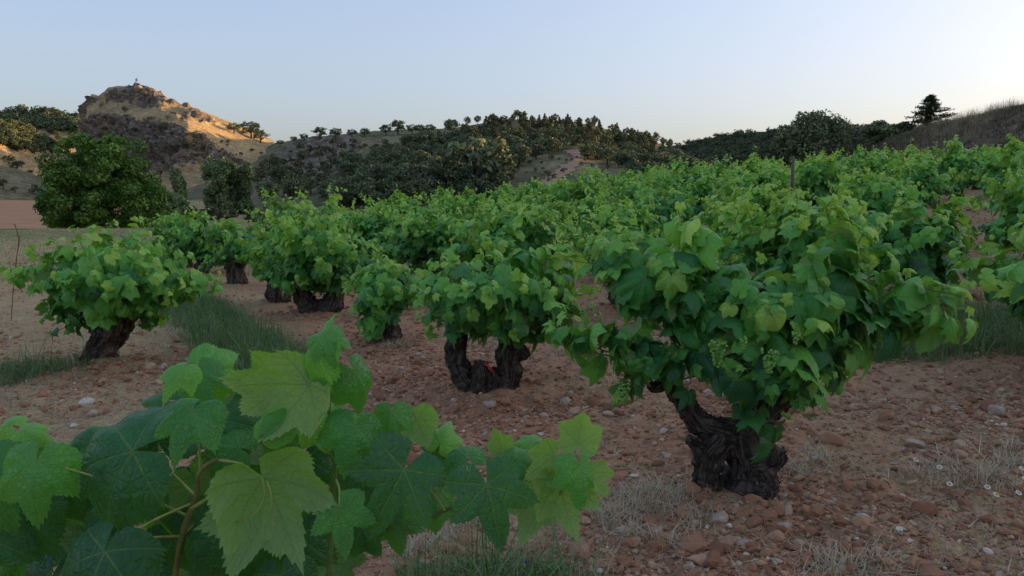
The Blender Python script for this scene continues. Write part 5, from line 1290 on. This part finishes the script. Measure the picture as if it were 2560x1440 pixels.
def small_crown(seed, H=5, W=6):
    v, f, a = crown(nr_(seed), W / 2 * .8, H / 2 * .8, 14, 9, .55, .4); return {'V': v + [0, 0, H * .5], 'F': f}
SC = [small_crown(900 + i) for i in range(5)]
mass('far_oak_wood', [(1640, 420), (1690, 368), (1760, 352), (1850, 338), (1930, 332), (2000, 328), (2150, 320), (2300, 330), (2600, 330), (2600, 400), (1900, 440), (1700, 440)], 2400, (.5, .85), ['far_right_hill'], 'dense oak wood covering the far hill', M['oak'], SC)
mass('scrub_wood', [(1900, 430), (1960, 380), (2060, 350), (2130, 332), (2220, 330), (2300, 338), (2460, 345), (2560, 340), (2560, 400), (2200, 430)], 900, (.4, .68), ['right_hill'], 'dark scrub covering the hill behind the big oak', M['oak'], SC)
mass('far_left_wood', [(-60, 300), (0, 296), (60, 280), (130, 286), (215, 300), (230, 335), (120, 330), (60, 322), (-60, 335)], 420, (.8, 1.5), ['distant_left_hill'], 'oak wood along the top of the far left hill', M['oak'], SC)
mass('undergrowth', [(840, 440), (1000, 375), (1100, 345), (1250, 330), (1450, 330), (1700, 385), (1690, 400), (1450, 378), (1300, 395), (1250, 470), (900, 500)], 620, (.4, .75), WH, 'undergrowth between the trees of the wood', M['oak'], SC)

# ------------------------------------------------------------------ trees of the valley and beside the vineyard
def gz(x, y):
    z = float(Gnear(x, y)); return z
def big(kind, seed, px, pyb, Y, H, W, mat, ncl, npc, size, label, cl=.3, shape='round', trunk=.0, bottom=-1.0, zb=None):
    p = P(px, pyb, Y); z = zb if zb is not None else gz(p[0], p[1])
    return place_tree(tree_proto(kind, seed, H, W, mat, ncl, npc, size, cl, shape, trunk, bottom), (p[0], p[1], z - .1), 0, 1, label)
YB = 60
big('walnut_tree', 801, 252, 570, YB, 8.5, 9.4, M['walnut'], 200, 170, .15, 'big round broadleaved tree beside the ploughed field', .17, 'lobed')
big('walnut_tree', 802, 352, 575, YB + 1, 5.2, 5.2, M['walnut'], 60, 150, .14, 'lower flank tree leaning out of the big round tree', .26)
big('walnut_tree', 803, 160, 560, YB + 2, 4.8, 4.2, M['walnut'], 50, 150, .14, 'shoulder tree on the field side of the big round tree', .26)
big('poplar_tree', 804, 548, 545, 110, 7.9, 5.8, M['poplar'], 70, 130, .19, 'grey green tree, one of a close pair beyond the vines', .28, 'column')
big('poplar_tree', 805, 603, 545, 112, 7.7, 5.4, M['poplar'], 70, 130, .19, 'darker companion of the grey green tree', .28, 'column')
big('poplar_tree', 806, 452, 545, 105, 6.0, 2.8, M['poplar'], 36, 110, .17, 'slim dark tree between the big tree and the pair', .28, 'column')
big('willow_bush', 807, 436, 560, 85, 3.6, 3.6, M['poplar'], 40, 110, .14, 'pale feathery bush at the foot of the big round tree', .3)
big('willow_bush', 808, 400, 560, 70, 2.2, 3.4, M['walnut'], 34, 90, .13, 'low green bush in front of the pale feathery bush', .3)
for i, (a, b, Yq) in enumerate([(480, 555, 95), (520, 555, 92), (660, 545, 100), (700, 545, 95), (640, 550, 90), (565, 556, 90)]):
    big('shrub', 810 + i, a, b, Yq, 1.8, 3.2, M['shrub'], 24, 60, .14, ['grey bush left of the pair of trees', 'low bush before the pair of trees', 'bush right of the pair of trees', 'bush on the bare slope foot', 'flat bush in the dip', 'round bush under the pair of trees'][i], .35)
# oak and bushes on the right, conifer on the bank
big('holm_oak', 821, 2030, 440, 62, 5.8, 6.6, M['oak'], 110, 110, .13, 'large dark round oak at the top edge of the vineyard', .26, trunk=.05, zb=3.1)
big('holm_oak', 822, 1950, 445, 64, 3.4, 3.6, M['oak'], 44, 90, .13, 'lower oak leaning left of the large round oak', .3, trunk=.05, zb=2.7)
big('holm_oak', 823, 2120, 430, 70, 4.4, 4.8, M['oak'], 50, 90, .14, 'oak crowding the right side of the large round oak', .3, trunk=.05, zb=3.2)
for i, (a, Yq, Hh, W_) in enumerate([(2170, 78, 3.4, 4.2), (2215, 80, 3.2, 4.0), (2255, 76, 3.0, 3.6), (2190, 66, 2.2, 3.2)]):
    p = P(a, 400, Yq); place_tree(tree_proto('oak_bush', 830 + i, Hh, W_, M['oak'], 40, 70, .14, .32, trunk=.03), (p[0], p[1], gz(p[0], p[1]) - .2), 0, 1, ['dark oak bush between the large oak and the conifer', 'oak bush left of the conifer', 'oak bush under the conifer', 'low oak bush at the foot of the bank'][i], 'oak bushes on the bank', cat='bush')
def conifer(loc, H, W, seed, label):
    rs = nr_(seed); root = empty('conifer', loc, label, 'tree'); Vs, Fs, As = [], [], []; off = 0
    mk_obj('trunk', tubes_mesh('trunk', [np.array([[0, 0, -.5, .16], [0, 0, H * .5, .10], [0, 0, H * .98, .02]])], M['tree_bark'], seg=7, step=.5), root)
    br = []
    for k in range(84):
        h = (k + .5) / 84; z = H * (.08 + .9 * h); L = W / 2 * (1 - h) ** .75 * rs.uniform(.7, 1.2); a = k * 2.4 + rs.uniform(-.3, .3)
        e = np.array([math.cos(a) * L, math.sin(a) * L, z + L * rs.uniform(-.05, .22)]); br.append(np.array([[0, 0, z, .03], [*(e * .6 + np.array([0, 0, z]) * .4), .018], [*e, .006]]))
        m = int(70 + 190 * (1 - h)); t = rs.uniform(.15, 1.05, m)[:, None]; c = np.array([0, 0, z]) * (1 - t) + e * t + rs.normal(size=(m, 3)) * [.17, .17, .075] * (1.1 - h * .4)
        n = nrm(rs.normal(size=(m, 3)) * .5 + [0, 0, 1]); u = nrm(np.cross(n, rs.normal(size=(m, 3)))); v = np.cross(n, u); s = rs.uniform(.08, .15, m)[:, None]
        Vs.append(np.stack([c - u * s, c + v * s * .35, c + u * s, c - v * s * .35], 1).reshape(-1, 3)); Fs.append(np.arange(m * 4).reshape(-1, 4) + off); off += m * 4; As.append(np.repeat(rs.uniform(.1, .7, m), 4))
    mk_obj('branches', tubes_mesh('branches', br, M['tree_bark'], seg=4, step=.4), root)['kind'] = 'stuff'
    mk_obj('crown', mk_mesh('crown', np.concatenate(Vs), np.concatenate(Fs), vattr={'tint': np.concatenate(As)}, mat=M['pine']), root)
cpos = P(2322, 330, 74); conifer((cpos[0], cpos[1], gz(cpos[0], cpos[1]) - .3), 1.5 + (720 - 0) * 0 + (P(2322, 236, 74)[2] - gz(cpos[0], cpos[1])) - 1.2 , 6.4, 5, 'dark lone conifer standing on the skyline of the bank')
# scrub and dry grass on the bank
def bank_xy(n): 
    y = rng.uniform(28, 92, n); x = rng.uniform(22.5, 44, n); k = (x / y < .72); return x[k], y[k]
x, y = bank_xy(9000); a_, b_, L, w_ = tufts(x, y, 26, .22, .38, .010); n = len(a_)
cl_ = np.repeat(rng.uniform(0, .5, len(x)), 26)
blades('bank_scrub', gpos(a_, b_), L * .8, w_ * 1.6, rng.normal(size=n) * .4, rng.normal(size=n) * .7, M['heather'], 'low grey brown scrub covering the bank', np.clip(cl_ + rng.normal(size=n) * .18 + .2, 0, 1), 2, up=.75)
x, y = bank_xy(3500); kk = fbm(x * .15, y * .15, 3.3, 3) > .05; x, y = x[kk], y[kk]; a_, b_, L, w_ = tufts(x, y, 26, .16, .75, .006); n = len(a_)
blades('bank_grass', gpos(a_, b_), L, w_, rng.normal(size=n) * .25, rng.normal(size=n) * .22, M['straw'], 'tall thin dry grass standing on the bank', np.clip(rng.normal(size=n) * .2 + .3, 0, 1), 2, up=1.0)
# castle ruin and flag
hp = on_hill(343, 226, CH)[0]; rp = np.array(hp)
ruin = empty('castle_ruin', rp, 'small sunlit remnant of a castle wall on the rock top', 'ruin')
rs = nr_(3)
V = I3['V'].copy(); V = V * (1 + .12 * fbm(V[:, 0] * 2, V[:, 1] * 2, V[:, 2] * 2, 3))[:, None]; V[:, 2] = np.clip(V[:, 2], -1, .72); V = V * [1.7, 1.3, 1.6] + [.4, 0, .9]
ruin_wall = mk_mesh('wall', V, I3['F'], mat=M['hill_dry'], vattr={'rock': np.full(len(V), .2)}); mk_obj('wall', ruin_wall, ruin)
V2 = I2['V'] * [.9, .8, .75] + [-1.6, 0, .55]; mk_obj('rubble', mk_mesh('rubble', V2, I2['F'], mat=M['hill_dry'], vattr={'rock': np.full(len(V2), .9)}), ruin)
fb = rp + np.array([-.5, 0, 1.2]); ft = P(340, 197, rp[1])
fl_ = empty('flag', fb, 'small red and white flag flying over the castle rock', 'flag')
mk_obj('pole', tubes_mesh('pole', [np.array([[0, 0, -.6, .035], [0, 0, (ft[2] - fb[2]), .03]])], M['metal'], seg=6, step=1), fl_)
zt = ft[2] - fb[2]
def flagpart(name, z0, z1, mat, t=0.0):
    V, F = [], []
    for i in range(7):
        xx = .02 + i * .14; yy = .08 * math.sin(i * 1.1)
        for z_, dy in ((z0, 0), (z1, 0), (z1, .02 + t), (z0, .02 + t)): V.append((xx, yy + dy - t / 2, z_ + .04 * i))
        if i:
            o = (i - 1) * 4
            for j in range(4): F.append((o + j, o + (j + 1) % 4, o + 4 + (j + 1) % 4, o + 4 + j))
    mk_obj(name, mk_mesh(name, V, np.array(F), mat=mat, smooth=False), fl_)
flagpart('cloth', zt - 1.2, zt, M['flag_red']); flagpart('pale_stripe', zt - .8, zt - .42, M['flag_white'], .02)
